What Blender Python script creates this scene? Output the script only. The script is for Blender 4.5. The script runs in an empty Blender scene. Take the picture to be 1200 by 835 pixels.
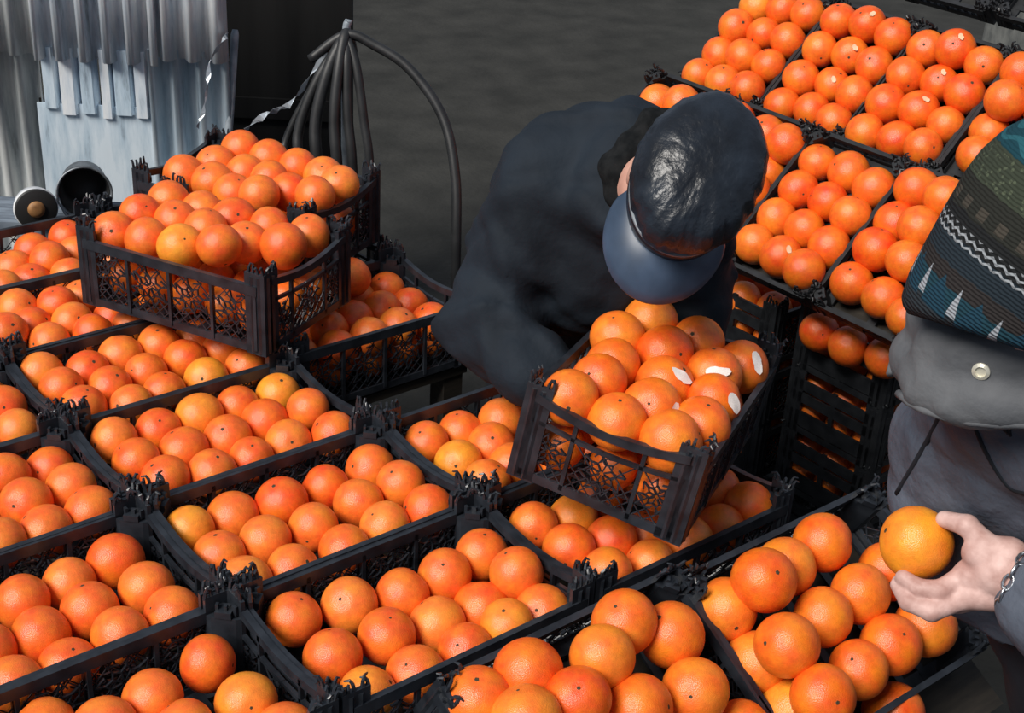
import bpy, bmesh, math, random
import numpy as np
from mathutils import Vector, Matrix, Euler

random.seed(7); np.random.seed(7)
SC = bpy.context.scene
COL = SC.collection
R = math.radians

# ------------------------------------------------------------------ camera, world, sun, exposure
S = 0.79                                    # crate-grid unit in metres
GZ = -0.775                                 # ground level; z = 0 is the rim level of the crate bed
cam_d = bpy.data.cameras.new('camera'); cam = bpy.data.objects.new('camera', cam_d); COL.objects.link(cam)
CR = Vector((0.78030601, -0.62330452, 0.0511274)); CU = Vector((0.25482093, 0.39153248, 0.8841768)); CF = Vector((0.57112943, 0.67690013, -0.46434619))
CP = Vector((-0.2880927, -1.10708343, 1.17654673))
cam.matrix_world = Matrix(((CR.x, CU.x, -CF.x, CP.x), (CR.y, CU.y, -CF.y, CP.y), (CR.z, CU.z, -CF.z, CP.z), (0, 0, 0, 1)))
cam_d.sensor_width = 36; cam_d.lens = 1650.05 / 1200 * 36; cam_d.clip_start = .05
SC.camera = cam
w = bpy.data.worlds.new('world'); SC.world = w; w.use_nodes = True
bg = w.node_tree.nodes['Background']; bg.inputs[0].default_value = (.62, .72, .9, 1); bg.inputs[1].default_value = 0.33
sun_d = bpy.data.lights.new('sun', 'SUN'); sun = bpy.data.objects.new('sun', sun_d); COL.objects.link(sun)
sun_d.energy = 4.4; sun_d.angle = R(28); sun_d.color = (1, .95, .88)
sun.rotation_euler = Vector((-.70, -.08, .71)).to_track_quat('Z', 'Y').to_euler()
SC.view_settings.view_transform = 'Standard'; SC.view_settings.look = 'None'
SC.view_settings.exposure = 0.0; SC.view_settings.gamma = 1.0
SC.view_settings.use_curve_mapping = False

# ------------------------------------------------------------------ materials
def mat(name, col, rough=.6, metal=0., spec=.5):
    m = bpy.data.materials.new(name); m.use_nodes = True
    b = m.node_tree.nodes['Principled BSDF']
    b.inputs['Base Color'].default_value = (*col, 1); b.inputs['Roughness'].default_value = rough
    b.inputs['Metallic'].default_value = metal; b.inputs['Specular IOR Level'].default_value = spec
    return m, m.node_tree, b
def node(t, typ, **kw):
    n = t.nodes.new(typ)
    for k, v in kw.items():
        if k in n.inputs.keys(): n.inputs[k].default_value = v
        else: setattr(n, k, v)
    return n
def ramp(t, stops, interp='LINEAR'):
    n = t.nodes.new('ShaderNodeValToRGB'); n.color_ramp.interpolation = interp
    e = n.color_ramp.elements
    while len(e) < len(stops): e.new(.5)
    for q, (p, c) in zip(e, stops): q.position = p; q.color = (*c, 1)
    return n
def coords(t, kind='Object', scale=(1, 1, 1)):
    tc = t.nodes.new('ShaderNodeTexCoord'); mp = t.nodes.new('ShaderNodeMapping')
    mp.inputs['Scale'].default_value = scale; t.links.new(tc.outputs[kind], mp.inputs[0]); return mp.outputs[0]
def noisy(m3, c1, c2, scale=20, lo=.35, hi=.65, bump=.0, bscale=None, cs=(1, 1, 1), dist=.002, detail=4):
    m, t, b = m3
    co = coords(t, 'Object', cs)
    n = node(t, 'ShaderNodeTexNoise', Scale=scale, Detail=detail); t.links.new(co, n.inputs['Vector'])
    r = ramp(t, [(lo, c1), (hi, c2)]); t.links.new(n.outputs['Fac'], r.inputs[0]); t.links.new(r.outputs[0], b.inputs['Base Color'])
    if bump:
        n2 = node(t, 'ShaderNodeTexNoise', Scale=bscale or scale, Detail=5.); t.links.new(co, n2.inputs['Vector'])
        bp = node(t, 'ShaderNodeBump', Strength=bump, Distance=dist); t.links.new(n2.outputs['Fac'], bp.inputs['Height']); t.links.new(bp.outputs[0], b.inputs['Normal'])
    return m
M = {}
# orange peel: the hue of each fruit comes from its object colour, mottled, with pores
m, t, b = mat('orange_peel', (.8, .2, .02), .36, 0, .6)
oi = t.nodes.new('ShaderNodeObjectInfo'); co = coords(t)
n = node(t, 'ShaderNodeTexNoise', Scale=4.5, Detail=8., Roughness=.72); t.links.new(co, n.inputs['Vector'])
hs = node(t, 'ShaderNodeHueSaturation', Saturation=1.0); t.links.new(oi.outputs['Color'], hs.inputs['Color'])
mr = node(t, 'ShaderNodeMapRange'); mr.inputs[1].default_value = .3; mr.inputs[2].default_value = .7; mr.inputs[3].default_value = .80; mr.inputs[4].default_value = 1.14
t.links.new(n.outputs['Fac'], mr.inputs[0]); t.links.new(mr.outputs[0], hs.inputs['Value'])
mr2 = node(t, 'ShaderNodeMapRange'); mr2.inputs[1].default_value = .3; mr2.inputs[2].default_value = .7; mr2.inputs[3].default_value = .489; mr2.inputs[4].default_value = .509
n3 = node(t, 'ShaderNodeTexNoise', Scale=1.6, Detail=4.); t.links.new(co, n3.inputs['Vector']); t.links.new(n3.outputs['Fac'], mr2.inputs[0]); t.links.new(mr2.outputs[0], hs.inputs['Hue'])
t.links.new(hs.outputs[0], b.inputs['Base Color'])
vo = node(t, 'ShaderNodeTexVoronoi', Scale=30.); t.links.new(co, vo.inputs['Vector'])
bp = node(t, 'ShaderNodeBump', Strength=.16, Distance=.012); t.links.new(vo.outputs['Distance'], bp.inputs['Height']); t.links.new(bp.outputs[0], b.inputs['Normal'])
M['peel'] = m
m2 = m.copy(); m2.name = 'orange_peel_packed'                          # same peel for the joined fruit, whose mesh is in metres
for q in m2.node_tree.nodes:
    if q.type == 'MAPPING': q.inputs['Scale'].default_value = (27, 27, 27)
M['peel_packed'] = m2
M['calyx'] = mat('calyx_brown', (.05, .035, .015), .8)[0]
M['paper'] = noisy(mat('white_tissue', (.8, .78, .75), .6), (.86, .84, .82), (.7, .62, .58), 40)
M['label'] = mat('pale_sticker', (.75, .5, .32), .5)[0]
M['leaf'] = mat('leaf_green', (.12, .25, .06), .5)[0]
M['plastic'] = noisy(mat('black_plastic', (.012, .014, .017), .32, 0, .5), (.010, .0125, .017), (.026, .031, .040), 30, bump=.15, bscale=60)
M['plastic_tray'] = noisy(mat('black_tray_plastic', (.01, .011, .013), .45), (.007, .008, .01), (.018, .02, .023), 30)
M['navy'] = noisy(mat('dark_navy_cloth', (.012, .015, .02), .8, 0, .25), (.006, .0098, .0155), (.012, .019, .029), 7, bump=.6, bscale=22, dist=.008)
M['collar'] = noisy(mat('dark_pile', (.008, .009, .01), .95, 0, .1), (.006, .007, .008), (.014, .015, .016), 60, bump=.5, bscale=150)
M['leather'] = noisy(mat('black_leather', (.008, .011, .016), .33, 0, .5), (.006, .008, .012), (.014, .020, .030), 16, bump=.9, bscale=26, cs=(1, 1, 1), dist=.007)
M['visor'] = noisy(mat('blue_black_visor', (.03, .045, .075), .4, 0, .5), (.030, .050, .085), (.05, .08, .135), 14)
M['trouser'] = noisy(mat('dark_trouser', (.011, .013, .018), .85, 0, .2), (.009, .011, .015), (.018, .021, .028), 9, bump=.3, bscale=30, dist=.004)
M['shoe'] = mat('black_shoe', (.012, .011, .01), .5)[0]
M['skin'] = noisy(mat('skin', (.5, .27, .2), .5, 0, .4), (.50, .26, .20), (.62, .36, .28), 25, bump=.15, bscale=160)
M['hand'] = noisy(mat('weathered_skin', (.42, .25, .21), .55, 0, .4), (.42, .24, .21), (.64, .43, .39), 45, bump=.35, bscale=170, dist=.0015)
M['nail'] = mat('fingernail', (.62, .42, .36), .3)[0]
M['eye'] = mat('eye', (.7, .68, .65), .2)[0]
M['hair'] = noisy(mat('dark_hair', (.02, .016, .013), .6), (.012, .01, .008), (.03, .025, .02), 150, bump=.5)
M['grey_coat'] = noisy(mat('grey_blue_quilted_cloth', (.07, .08, .105), .7, 0, .3), (.050, .060, .083), (.092, .108, .142), 9, bump=.8, bscale=26, dist=.010)
M['coat_trim'] = noisy(mat('grey_coat_trim', (.10, .105, .115), .8, 0, .3), (.085, .09, .10), (.12, .125, .135), 20, bump=.6, bscale=40, dist=.006)
M['snap'] = mat('pale_snap', (.75, .72, .6), .35, .4)[0]
M['chain'] = mat('steel_chain', (.6, .62, .65), .3, 1.)[0]
M['ground'] = noisy(mat('dark_asphalt', (.03, .03, .03), .9, 0, .2), (.022, .0225, .021), (.040, .040, .037), 5, lo=.3, hi=.7, bump=.5, bscale=40, dist=.01, detail=8)
M['board'] = noisy(mat('black_board', (.008, .0085, .009), .8, 0, .2), (.006, .0062, .0066), (.014, .014, .014), 12, cs=(1, 1, .1))
M['hose'] = noisy(mat('black_rubber', (.02, .022, .024), .5), (.009, .010, .011), (.020, .021, .023), 20)
M['iron'] = noisy(mat('grey_iron', (.16, .19, .22), .5, .15), (.16, .19, .22), (.32, .36, .40), 30)
M['pailm'] = noisy(mat('worn_tin', (.2, .22, .24), .5, .6), (.09, .10, .11), (.30, .33, .36), 24)
M['lampback'] = mat('black_enamel', (.02, .02, .02), .5)[0]
M['brown'] = noisy(mat('brown_cap', (.25, .12, .04), .6), (.20, .09, .03), (.34, .17, .06), 60)
M['whitemetal'] = noisy(mat('white_enamel', (.6, .62, .64), .45), (.45, .48, .52), (.72, .73, .74), 30)
M['ledge'] = noisy(mat('blue_grey_plank', (.12, .15, .19), .8), (.08, .10, .13), (.19, .23, .28), 14, cs=(1, 6, 1))
M['wood'] = noisy(mat('dark_timber', (.05, .038, .026), .85), (.014, .011, .008), (.032, .025, .017), 12, cs=(1, 8, 8))
M['concrete'] = noisy(mat('grey_concrete', (.12, .125, .12), .9), (.085, .09, .088), (.17, .175, .165), 18, bump=.4, bscale=60)
M['foil'] = mat('torn_film', (.5, .55, .6), .3, .4)[0]
M['sack'] = noisy(mat('olive_sackcloth', (.035, .036, .028), .9), (.028, .029, .022), (.045, .046, .036), 14, bump=.4, bscale=90)
def galv(name, a, bcol, c):
    m, t, b = mat(name, a, .45, .25)
    co = coords(t, 'Object', (14, 14, 2.2)); n = node(t, 'ShaderNodeTexNoise', Scale=1.6, Detail=6., Roughness=.65); t.links.new(co, n.inputs['Vector'])
    r = ramp(t, [(.3, c), (.42, a), (.6, bcol)]); t.links.new(n.outputs['Fac'], r.inputs[0]); t.links.new(r.outputs[0], b.inputs['Base Color'])
    rr = ramp(t, [(.3, (.7,) * 3), (.7, (.35,) * 3)]); t.links.new(n.outputs['Fac'], rr.inputs[0]); t.links.new(rr.outputs[0], b.inputs['Roughness'])
    return m
M['galv1'] = galv('galvanised_sheet', (.58, .66, .74), (.90, .93, .95), (.20, .23, .26))
M['galv2'] = galv('weathered_sheet', (.46, .50, .52), (.74, .76, .75), (.15, .15, .15))
M['galv3'] = galv('blue_grey_sheet', (.48, .60, .70), (.74, .84, .92), (.16, .20, .25))

# ------------------------------------------------------------------ object helpers
def obj(name, mesh, m=None, parent=None):
    if isinstance(mesh, bmesh.types.BMesh):
        me = bpy.data.meshes.new(name); mesh.to_mesh(me); mesh.free(); mesh = me
    o = bpy.data.objects.new(name, mesh); COL.objects.link(o)
    if m and not mesh.materials: mesh.materials.append(m)
    if parent: o.parent = parent
    return o
def tag(o, label, cat, group=None, kind=None):
    if label: o['label'] = label
    if cat: o['category'] = cat
    if group: o['group'] = group
    if kind: o['kind'] = kind
    return o
def empty(name, mw=None):
    o = bpy.data.objects.new(name, None); COL.objects.link(o); o.empty_display_size = .05
    if mw is not None: o.matrix_world = mw
    return o
def smooth(me, on=True):
    me.polygons.foreach_set('use_smooth', [on] * len(me.polygons)); return me
def frame(o, x, y, z): return Matrix(((x[0], y[0], z[0], o[0]), (x[1], y[1], z[1], o[1]), (x[2], y[2], z[2], o[2]), (0, 0, 0, 1)))
def box(bm, c, s, rot=None):
    v = []
    for i in (-.5, .5):
        for j in (-.5, .5):
            for k in (-.5, .5):
                p = Vector((i * s[0], j * s[1], k * s[2]))
                if rot is not None: p = rot @ p
                v.append(bm.verts.new(p + Vector(c)))
    for q in ((0, 1, 3, 2), (4, 6, 7, 5), (0, 4, 5, 1), (2, 3, 7, 6), (0, 2, 6, 4), (1, 5, 7, 3)): bm.faces.new([v[i] for i in q])
def prism(bm, poly, z0, z1, tr=lambda p: p):
    a = [bm.verts.new(tr(Vector((x, y, z0)))) for x, y in poly]; c = [bm.verts.new(tr(Vector((x, y, z1)))) for x, y in poly]
    n = len(poly); bm.faces.new(a[::-1]); bm.faces.new(c)
    for i in range(n): bm.faces.new((a[i], a[(i + 1) % n], c[(i + 1) % n], c[i]))
def tube(bm, pts, rad, seg=8, caps=True):
    pts = [Vector(p) for p in pts]; rings = []
    n0 = None
    for i, p in enumerate(pts):
        d = (pts[min(i + 1, len(pts) - 1)] - pts[max(i - 1, 0)]).normalized()
        if n0 is None: n0 = d.orthogonal().normalized()
        n0 = (n0 - d * n0.dot(d)).normalized(); bn = d.cross(n0)
        r = rad[i] if isinstance(rad, (list, tuple)) else rad
        rings.append([bm.verts.new(p + (n0 * math.cos(2 * math.pi * k / seg) + bn * math.sin(2 * math.pi * k / seg)) * r) for k in range(seg)])
    for a, c in zip(rings, rings[1:]):
        for k in range(seg): bm.faces.new((a[k], a[(k + 1) % seg], c[(k + 1) % seg], c[k]))
    if caps: bm.faces.new(rings[0][::-1]); bm.faces.new(rings[-1])
def spline(pts, n=8):
    P = [Vector(p) for p in pts]; P = [2 * P[0] - P[1]] + P + [2 * P[-1] - P[-2]]; out = []
    for i in range(1, len(P) - 2):
        for k in range(n):
            u = k / n; a, b, c, d = P[i - 1:i + 3]
            out.append(.5 * ((2 * b) + (c - a) * u + (2 * a - 5 * b + 4 * c - d) * u * u + (3 * b - a - 3 * c + d) * u ** 3))
    return out + [P[-2]]
def lathe(bm, prof, seg=32, tr=lambda p: p, fn=None):
    rings = []
    for r, z in prof:
        if r < 1e-6: rings.append([bm.verts.new(tr(Vector((0, 0, z))))])
        else: rings.append([bm.verts.new(tr(Vector((r * math.cos(2 * math.pi * k / seg), r * math.sin(2 * math.pi * k / seg), z)))) for k in range(seg)])
    for a, c in zip(rings, rings[1:]):
        for k in range(seg):
            q = [a[k % len(a)], a[(k + 1) % len(a)], c[(k + 1) % len(c)], c[k % len(c)]]
            u = []
            for v in q:
                if v not in u: u.append(v)
            if len(u) > 2: bm.faces.new(u)

# implicit surfaces (smooth union of tapered capsules and ellipsoids, meshed by surface nets)
def cap_(a, b, ra, rb): return ('c', np.array(a, float), np.array(b, float), ra, rb)
def ell(c, r): return ('e', np.array(c, float), np.array(r, float))
def chain(pts): return [cap_(p[:3], q[:3], p[3], q[3]) for p, q in zip(pts, pts[1:])]
def field(X, prims, k):
    d = None
    for pr in prims:
        if pr[0] == 'c':
            _, a, b, ra, rb = pr; ab = b - a; L = max(ab @ ab, 1e-9)
            h = np.clip(((X - a) @ ab) / L, 0, 1)
            e = np.linalg.norm(X - a - h[..., None] * ab, axis=-1) - (ra + (rb - ra) * h)
        else:
            _, c, r = pr; q = (X - c) / r; l = np.linalg.norm(q, axis=-1); l2 = np.linalg.norm(q / r, axis=-1) + 1e-9
            e = l * (l - 1) / l2
        if d is None: d = e
        else:
            h = np.clip(.5 + .5 * (d - e) / k, 0, 1); d = d * (1 - h) + e * h - k * h * (1 - h)
    return d
def nets(prims, h, k, lo=None, hi=None, warp=None, cut=None):
    P = []
    for pr in prims:
        if pr[0] == 'c': P += [pr[1] - pr[3], pr[1] + pr[3], pr[2] - pr[4], pr[2] + pr[4]]
        else: P += [pr[1] - pr[2], pr[1] + pr[2]]
    P = np.array(P); lo = P.min(0) - 3 * h - k * .3 - .012; hi = P.max(0) + 3 * h + k * .3 + .012
    n = np.ceil((hi - lo) / h).astype(int)
    ax = [lo[i] + h * np.arange(n[i]) for i in range(3)]
    X = np.stack(np.meshgrid(*ax, indexing='ij'), -1)
    d = field(X, prims, k)
    if warp is not None: d = d + warp(X)
    if cut is not None: d = np.maximum(d, cut(X))
    s = d < 0
    acc = np.zeros(tuple(n - 1) + (3,)); cnt = np.zeros(tuple(n - 1))
    I = np.stack(np.meshgrid(*[np.arange(q - 1) for q in n], indexing='ij'), -1).astype(float)
    sl = lambda o: tuple(slice(o[i], n[i] - 1 + o[i]) for i in range(3))
    for axis in range(3):
        for o in [(0, 0), (0, 1), (1, 0), (1, 1)]:
            o0 = list(o); o0.insert(axis, 0); o1 = list(o); o1.insert(axis, 1)
            a, b = d[sl(o0)], d[sl(o1)]; m = (a < 0) != (b < 0)
            tt = np.where(m, a / np.where(m, a - b, 1), 0)
            p = I + np.array(o0); p[..., axis] += tt
            acc += np.where(m[..., None], p, 0); cnt += m
    act = cnt > 0; idx = -np.ones(act.shape, int); idx[act] = np.arange(act.sum())
    V = lo + h * acc[act] / cnt[act][:, None]
    F = []
    for axis in range(3):
        o0 = [slice(1, q - 1) for q in n]; a = list(o0); b = list(o0); a[axis] = slice(0, n[axis] - 1); b[axis] = slice(1, n[axis])
        sa, sb = s[tuple(a)], s[tuple(b)]
        e = np.argwhere(sa != sb)
        if not len(e): continue
        fl = sa[tuple(e.T)]
        base = e.copy(); u, v = [q for q in range(3) if q != axis]
        base[:, u] += 1; base[:, v] += 1
        def cell(du, dv):
            c = base.copy(); c[:, u] -= du; c[:, v] -= dv; return idx[tuple(c.T)]
        q = np.stack([cell(1, 1), cell(0, 1), cell(0, 0), cell(1, 0)], 1)
        if axis == 1: fl = ~fl
        q[~fl] = q[~fl][:, ::-1]
        F.append(q)
    return V, np.concatenate(F)
def mesh_vf(name, parts):
    vs, fs, o = [], [], 0
    for V, F in parts: vs.append(V); fs.append(F + o); o += len(V)
    me = bpy.data.meshes.new(name); me.from_pydata(np.concatenate(vs).tolist(), [], np.concatenate(fs).tolist()); me.update()
    return smooth(me)
def xf(VF, mw):
    V, F = VF; A = np.array(mw); return V @ A[:3, :3].T + A[:3, 3], F
# ------------------------------------------------------------------ the setting: ground
bm = bmesh.new(); g = 40
vs = [[bm.verts.new((-8 + 24 * i / g, -4 + 24 * j / g, GZ + .006 * math.sin(i * 1.7) * math.cos(j * 2.3))) for j in range(g + 1)] for i in range(g + 1)]
for i in range(g):
    for j in range(g): bm.faces.new((vs[i][j], vs[i + 1][j], vs[i + 1][j + 1], vs[i][j + 1]))
ground = obj('ground', bm, M['ground']); smooth(ground.data); tag(ground, None, None, kind='structure')

# ------------------------------------------------------------------ corrugated fence at the left
FX = Vector((.782, -.623, 0)); FN = Vector((-.623, -.782, 0)); FO = Vector((.895, 2.32, 0))
fence = empty('corrugated_fence', frame(FO, FX, -FN, (0, 0, 1)))
tag(fence, 'grey corrugated metal fence standing behind the crates at upper left', 'fence')
def corr(name, x0, x1, z0, z1, off, m, pitch=.056, amp=.015, flat=.35, ph=0, wob=.0):
    bm = bmesh.new(); n = int((x1 - x0) / pitch * 12); zs = [z0, (z0 + z1) / 2, z1]
    rows = []
    for z in zs:
        f_, b_ = [], []
        for i in range(n + 1):
            x = x0 + (x1 - x0) * i / n; s = math.sin(2 * math.pi * x / pitch + ph)
            s = max(-1, min(1, s * (1 + flat))); d = s * amp + wob * math.sin(x * 9 + z * 5)
            f_.append(bm.verts.new((x, d + off, z))); b_.append(bm.verts.new((x, d + off + .003, z)))
        rows.append((f_, b_))
    for (f0, b0), (f1, b1) in zip(rows, rows[1:]):
        for i in range(n):
            bm.faces.new((f0[i], f0[i + 1], f1[i + 1], f1[i])); bm.faces.new((b0[i + 1], b0[i], b1[i], b1[i + 1]))
        bm.faces.new((f0[0], f1[0], b1[0], b0[0])); bm.faces.new((f0[n], b0[n], b1[n], f1[n]))
    for f0, b0 in (rows[0], rows[-1]):
        for i in range(n): bm.faces.new((f0[i], b0[i], b0[i + 1], f0[i + 1]))
    o = obj('sheet', bm, m, fence); smooth(o.data); return o
corr('sheet', -.55, .115, .165, .75, -.012, M['galv2'], .060)
corr('sheet', .10, .40, .160, .75, -.019, M['galv1'], .058, .020, .8)
corr('sheet', .385, .565, .170, .75, -.012, M['galv1'], .062, .017)
corr('sheet', -.55, .095, GZ, .185, .016, M['galv2'], .060)
corr('sheet', .365, .565, GZ, .19, .016, M['galv3'], .064, .018)
# pressed ribs that end as fingers above a flat plate
for i, (x, wd, zb) in enumerate([(.118, .022, .03), (.163, .026, .015), (.212, .024, .02), (.258, .018, .01), (.300, .030, .02), (.345, .022, .015)]):
    bm = bmesh.new()
    prism(bm, [(x - wd, .02), (x - wd * .6, -.008), (x + wd * .6, -.008), (x + wd, .02)], zb, .185)
    obj('rib', bm, M['galv1'] if i % 2 else M['galv3'], fence)
bm = bmesh.new(); box(bm, (.23, .026, -.365), (.30, .004, .82)); obj('backing_plate', bm, M['board'], fence)
bm = bmesh.new(); box(bm, (.225, .006, -.36), (.29, .006, .80)); obj('flat_plate', bm, M['galv3'], fence)

bm = bmesh.new(); box(bm, (0, 0, 0), (.85, .15, .03))
for x in (-.35, .36):
    for y in (-.05, .05): box(bm, (x, y, -.345), (.035, .035, .68))
led = obj('plank_ledge', bm, M['ledge']); led.matrix_world = frame(FO + FX * .0 + FN * .42 + Vector((0, 0, -.090)), FX, -FN, (0, 0, 1))
tag(led, 'blue-grey plank ledge in front of the corrugated fence at left edge', 'ledge')
LZ = -.0745
def drum(name, c, ax, label, cat, rad, dep, openmouth):
    c = Vector(c); z = Vector(ax).normalized(); x = z.cross(Vector((0, 0, 1))).normalized(); y = z.cross(x)
    t = empty(name, frame(c, x, y, z)); tag(t, label, cat)
    bm = bmesh.new()
    if openmouth:
        lathe(bm, [(0, -dep), (rad * .82, -dep), (rad * .98, -.004), (rad * 1.03, 0), (rad * 1.03, .004), (rad * .97, .004), (rad * .93, -.004), (rad * .78, -dep + .004), (0, -dep + .004)], 36)
        smooth(obj('shell', bm, M['pailm'], t).data)
        bm = bmesh.new(); tube(bm, spline([(rad * 1.0, 0, -.01), (rad * .7, rad * .72, .02), (0, rad * 1.02, .028), (-rad * .7, rad * .72, .02), (-rad * 1.0, 0, -.01)]), .0025, 6); smooth(obj('bail', bm, M['iron'], t).data)
        bm = bmesh.new(); lathe(bm, [(0, -dep + .006), (rad * .76, -dep + .006), (rad * .91, -.006), (rad * .90, -.005), (rad * .74, -dep + .008), (0, -dep + .008)], 36); smooth(obj('dark_lining', bm, M['lampback'], t).data)  # plain black layer over the whole inside of the pail
    else:
        lathe(bm, [(0, -dep), (rad * .55, -dep), (rad * .9, -dep * .55), (rad, -.006), (rad * 1.02, .0), (rad * .96, .003), (0, .002)], 36); smooth(obj('shell', bm, M['whitemetal'], t).data)
        bm = bmesh.new(); lathe(bm, [(rad * .97, .002), (rad * .97, .006), (rad * .9, .008), (0, .005)], 36); smooth(obj('black_face', bm, M['lampback'], t).data)
        bm = bmesh.new(); lathe(bm, [(rad * .40, .005), (rad * .38, .012), (rad * .2, .015), (0, .015)], 24); smooth(obj('brown_centre', bm, M['brown'], t).data)
drum('round_lamp', (.745, 1.765, LZ + .049), (-.22, -.97, .05), 'pale round lamp with black face and brown centre at left edge', 'lamp', .047, .05, False)
drum('tin_pail', (.858, 1.765, LZ + .062), (-.38, -.92, .10), 'tin pail lying open mouthed beside the round lamp', 'pail', .060, .10, True)

bm = bmesh.new(); box(bm, (.165, 0, .05), (.40, .03, 1.65)); box(bm, (.165, -.02, -.1), (.40, .012, .06)); box(bm, (.165, -.02, .55), (.40, .012, .06))
o = obj('dark_board', bm, M['board']); o.matrix_world = frame(Vector((1.56, 2.42, 0)), FX, -FN, (0, 0, 1)); tag(o, 'tall black board standing upright just right of the corrugated fence', 'board')
bm = bmesh.new(); tube(bm, [(1.27, 1.96, GZ), (1.30, 1.955, -.2), (1.372, 1.995, .226), (1.374, 1.996, .238)], [.010, .010, .010, .007], 10); o = obj('iron_rod', bm, M['iron']); smooth(o.data); tag(o, 'thin grey iron rod standing upright beside the corrugated fence', 'rod')

hb = empty('hose_bundle', Matrix.Translation((1.43, 1.58, GZ))); tag(hb, 'bundle of black rubber hoses draped over a stake behind the crates', 'hoses')
HB = Vector((1.43, 1.58, GZ))
def hose(pts, r, m='hose', name='hose'):
    bm = bmesh.new(); tube(bm, [p - HB for p in spline(pts, 8)], r, 10); o = obj(name, bm, M[m], hb); smooth(o.data); return o
hose([(1.44, 1.60, GZ), (1.44, 1.60, 0), (1.437, 1.59, .30), (1.444, 1.588, .348)], .009, 'iron', 'stake')
hose([(1.36, 1.62, .26), (1.428, 1.577, .318), (1.475, 1.53, .30), (1.525, 1.46, .255), (1.557, 1.375, .165), (1.55, 1.31, .05), (1.53, 1.27, -.1), (1.52, 1.25, -.4), (1.50, 1.2, GZ + .012)], .0115)
for i, (dx, dy, e, r) in enumerate([(-.13, .02, .05, .012), (-.105, -.02, .03, .014), (-.075, -.06, .02, .013), (-.04, -.07, .012, .012), (-.005, -.09, .02, .011), (-.15, .05, .08, .009)]):
    hose([(1.46, 1.60, .27), (1.43, 1.578, .305 + .008 * (i % 3)), (1.43 + dx * .5, 1.578 + dy * .5, .28 - e), (1.43 + dx * .9, 1.578 + dy * .9, .16 - e), (1.43 + dx, 1.578 + dy - .02, 0), (1.43 + dx, 1.578 + dy - .02, -.4), (1.43 + dx, 1.578 + dy, GZ + .014)], r)
def strip(name, pts, wd, m, label, cat):
    P = spline(pts, 4); bm = bmesh.new(); pv = None
    for i, p in enumerate(P):
        tw = Vector((math.cos(i * .9), .3, math.sin(i * .9))).normalized() * wd * (.5 + .5 * abs(math.sin(i * 1.3 + .4)))
        q = [bm.verts.new(p + tw), bm.verts.new(p - tw), bm.verts.new(p - tw + FN * .002), bm.verts.new(p + tw + FN * .002)]
        if pv:
            for k in range(4): bm.faces.new((pv[k], pv[(k + 1) % 4], q[(k + 1) % 4], q[k]))
        else: bm.faces.new(q[::-1])
        pv = q
    bm.faces.new(pv)
    tag(obj(name, bm, M[m]), label, cat)
strip('torn_film', [(1.33, 1.955, .245), (1.262, 1.845, .262), (1.225, 1.842, .222), (1.205, 1.825, .17), (1.184, 1.806, .122), (1.16, 1.80, .08)], .007, 'foil', 'torn shiny film strip caught on the right end of the fence', 'film')
strip('film_scrap', [(1.42, 1.60, .30), (1.36, 1.60, .24), (1.30, 1.60, .175), (1.27, 1.61, .16), (1.235, 1.63, .14), (1.20, 1.64, .112)], .010, 'foil', 'crumpled pale film scrap hanging from the stake of hoses', 'film')

# ------------------------------------------------------------------ crates
def bar2(bm, p, q, wd, y0, y1, tr):
    p = Vector(p); q = Vector(q); d = (q - p); L = d.length
    if L < 1e-5: return
    n = Vector((-d.y, d.x)) / L * wd / 2; e = d / L * wd * .3
    prism(bm, [(p - n - e)[:], (q - n + e)[:], (q + n + e)[:], (p + n - e)[:]], y0, y1, tr)
def lattice(bm, x0, x1, z0, z1, y0, y1, tr):
    cx, cz, hw, hh = (x0 + x1) / 2, (z0 + z1) / 2 + .006, (x1 - x0) / 2, (z1 - z0) / 2
    r1, r2 = min(hw, hh) * .42, min(hw, hh) * .95
    for k in range(8):
        a = 2 * math.pi * k / 8 + .2; u = Vector((math.cos(a), math.sin(a))); v = Vector((math.cos(a + math.pi / 4), math.sin(a + math.pi / 4)))
        c = Vector((cx, cz)); mid = (u + v).normalized()
        bar2(bm, c + u * .004, c + u * r1, .0018, y0, y1, tr)
        bar2(bm, c + u * r1, c + mid * r1 * 1.45, .0018, y0, y1, tr); bar2(bm, c + mid * r1 * 1.45, c + v * r1, .0018, y0, y1, tr)
        bar2(bm, c + mid * r1 * 1.45, c + mid * r2, .0018, y0, y1, tr)
        bar2(bm, c + mid * r2, c + u * r1 * 1.75, .0018, y0, y1, tr)
    st = .019; n = int((x1 - x0 + z1 - z0) / st)
    for i in range(1, n):                                             # open diagonal mesh behind and below the rosette
        a = x0 + i * st
        for sgn in (1, -1):
            pts = []
            for zz in (z0, z1):
                xx = a - (zz - z0) if sgn > 0 else (x0 + x1) - (a - (zz - z0)); pts.append(Vector((xx, zz)))
            p, q = pts
            d = q - p; t0, t1 = 0, 1
            for lo, hi, c0, dd in ((x0, x1, p.x, d.x),):
                ta, tb = (lo - c0) / dd, (hi - c0) / dd
                t0 = max(t0, min(ta, tb)); t1 = min(t1, max(ta, tb))
            t1 = min(t1, .36) if i % 2 else t1
            if t1 > t0 + .05: bar2(bm, p + d * t0, p + d * t1, .0016, y0 + .001, y1 - .001, tr)
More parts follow.
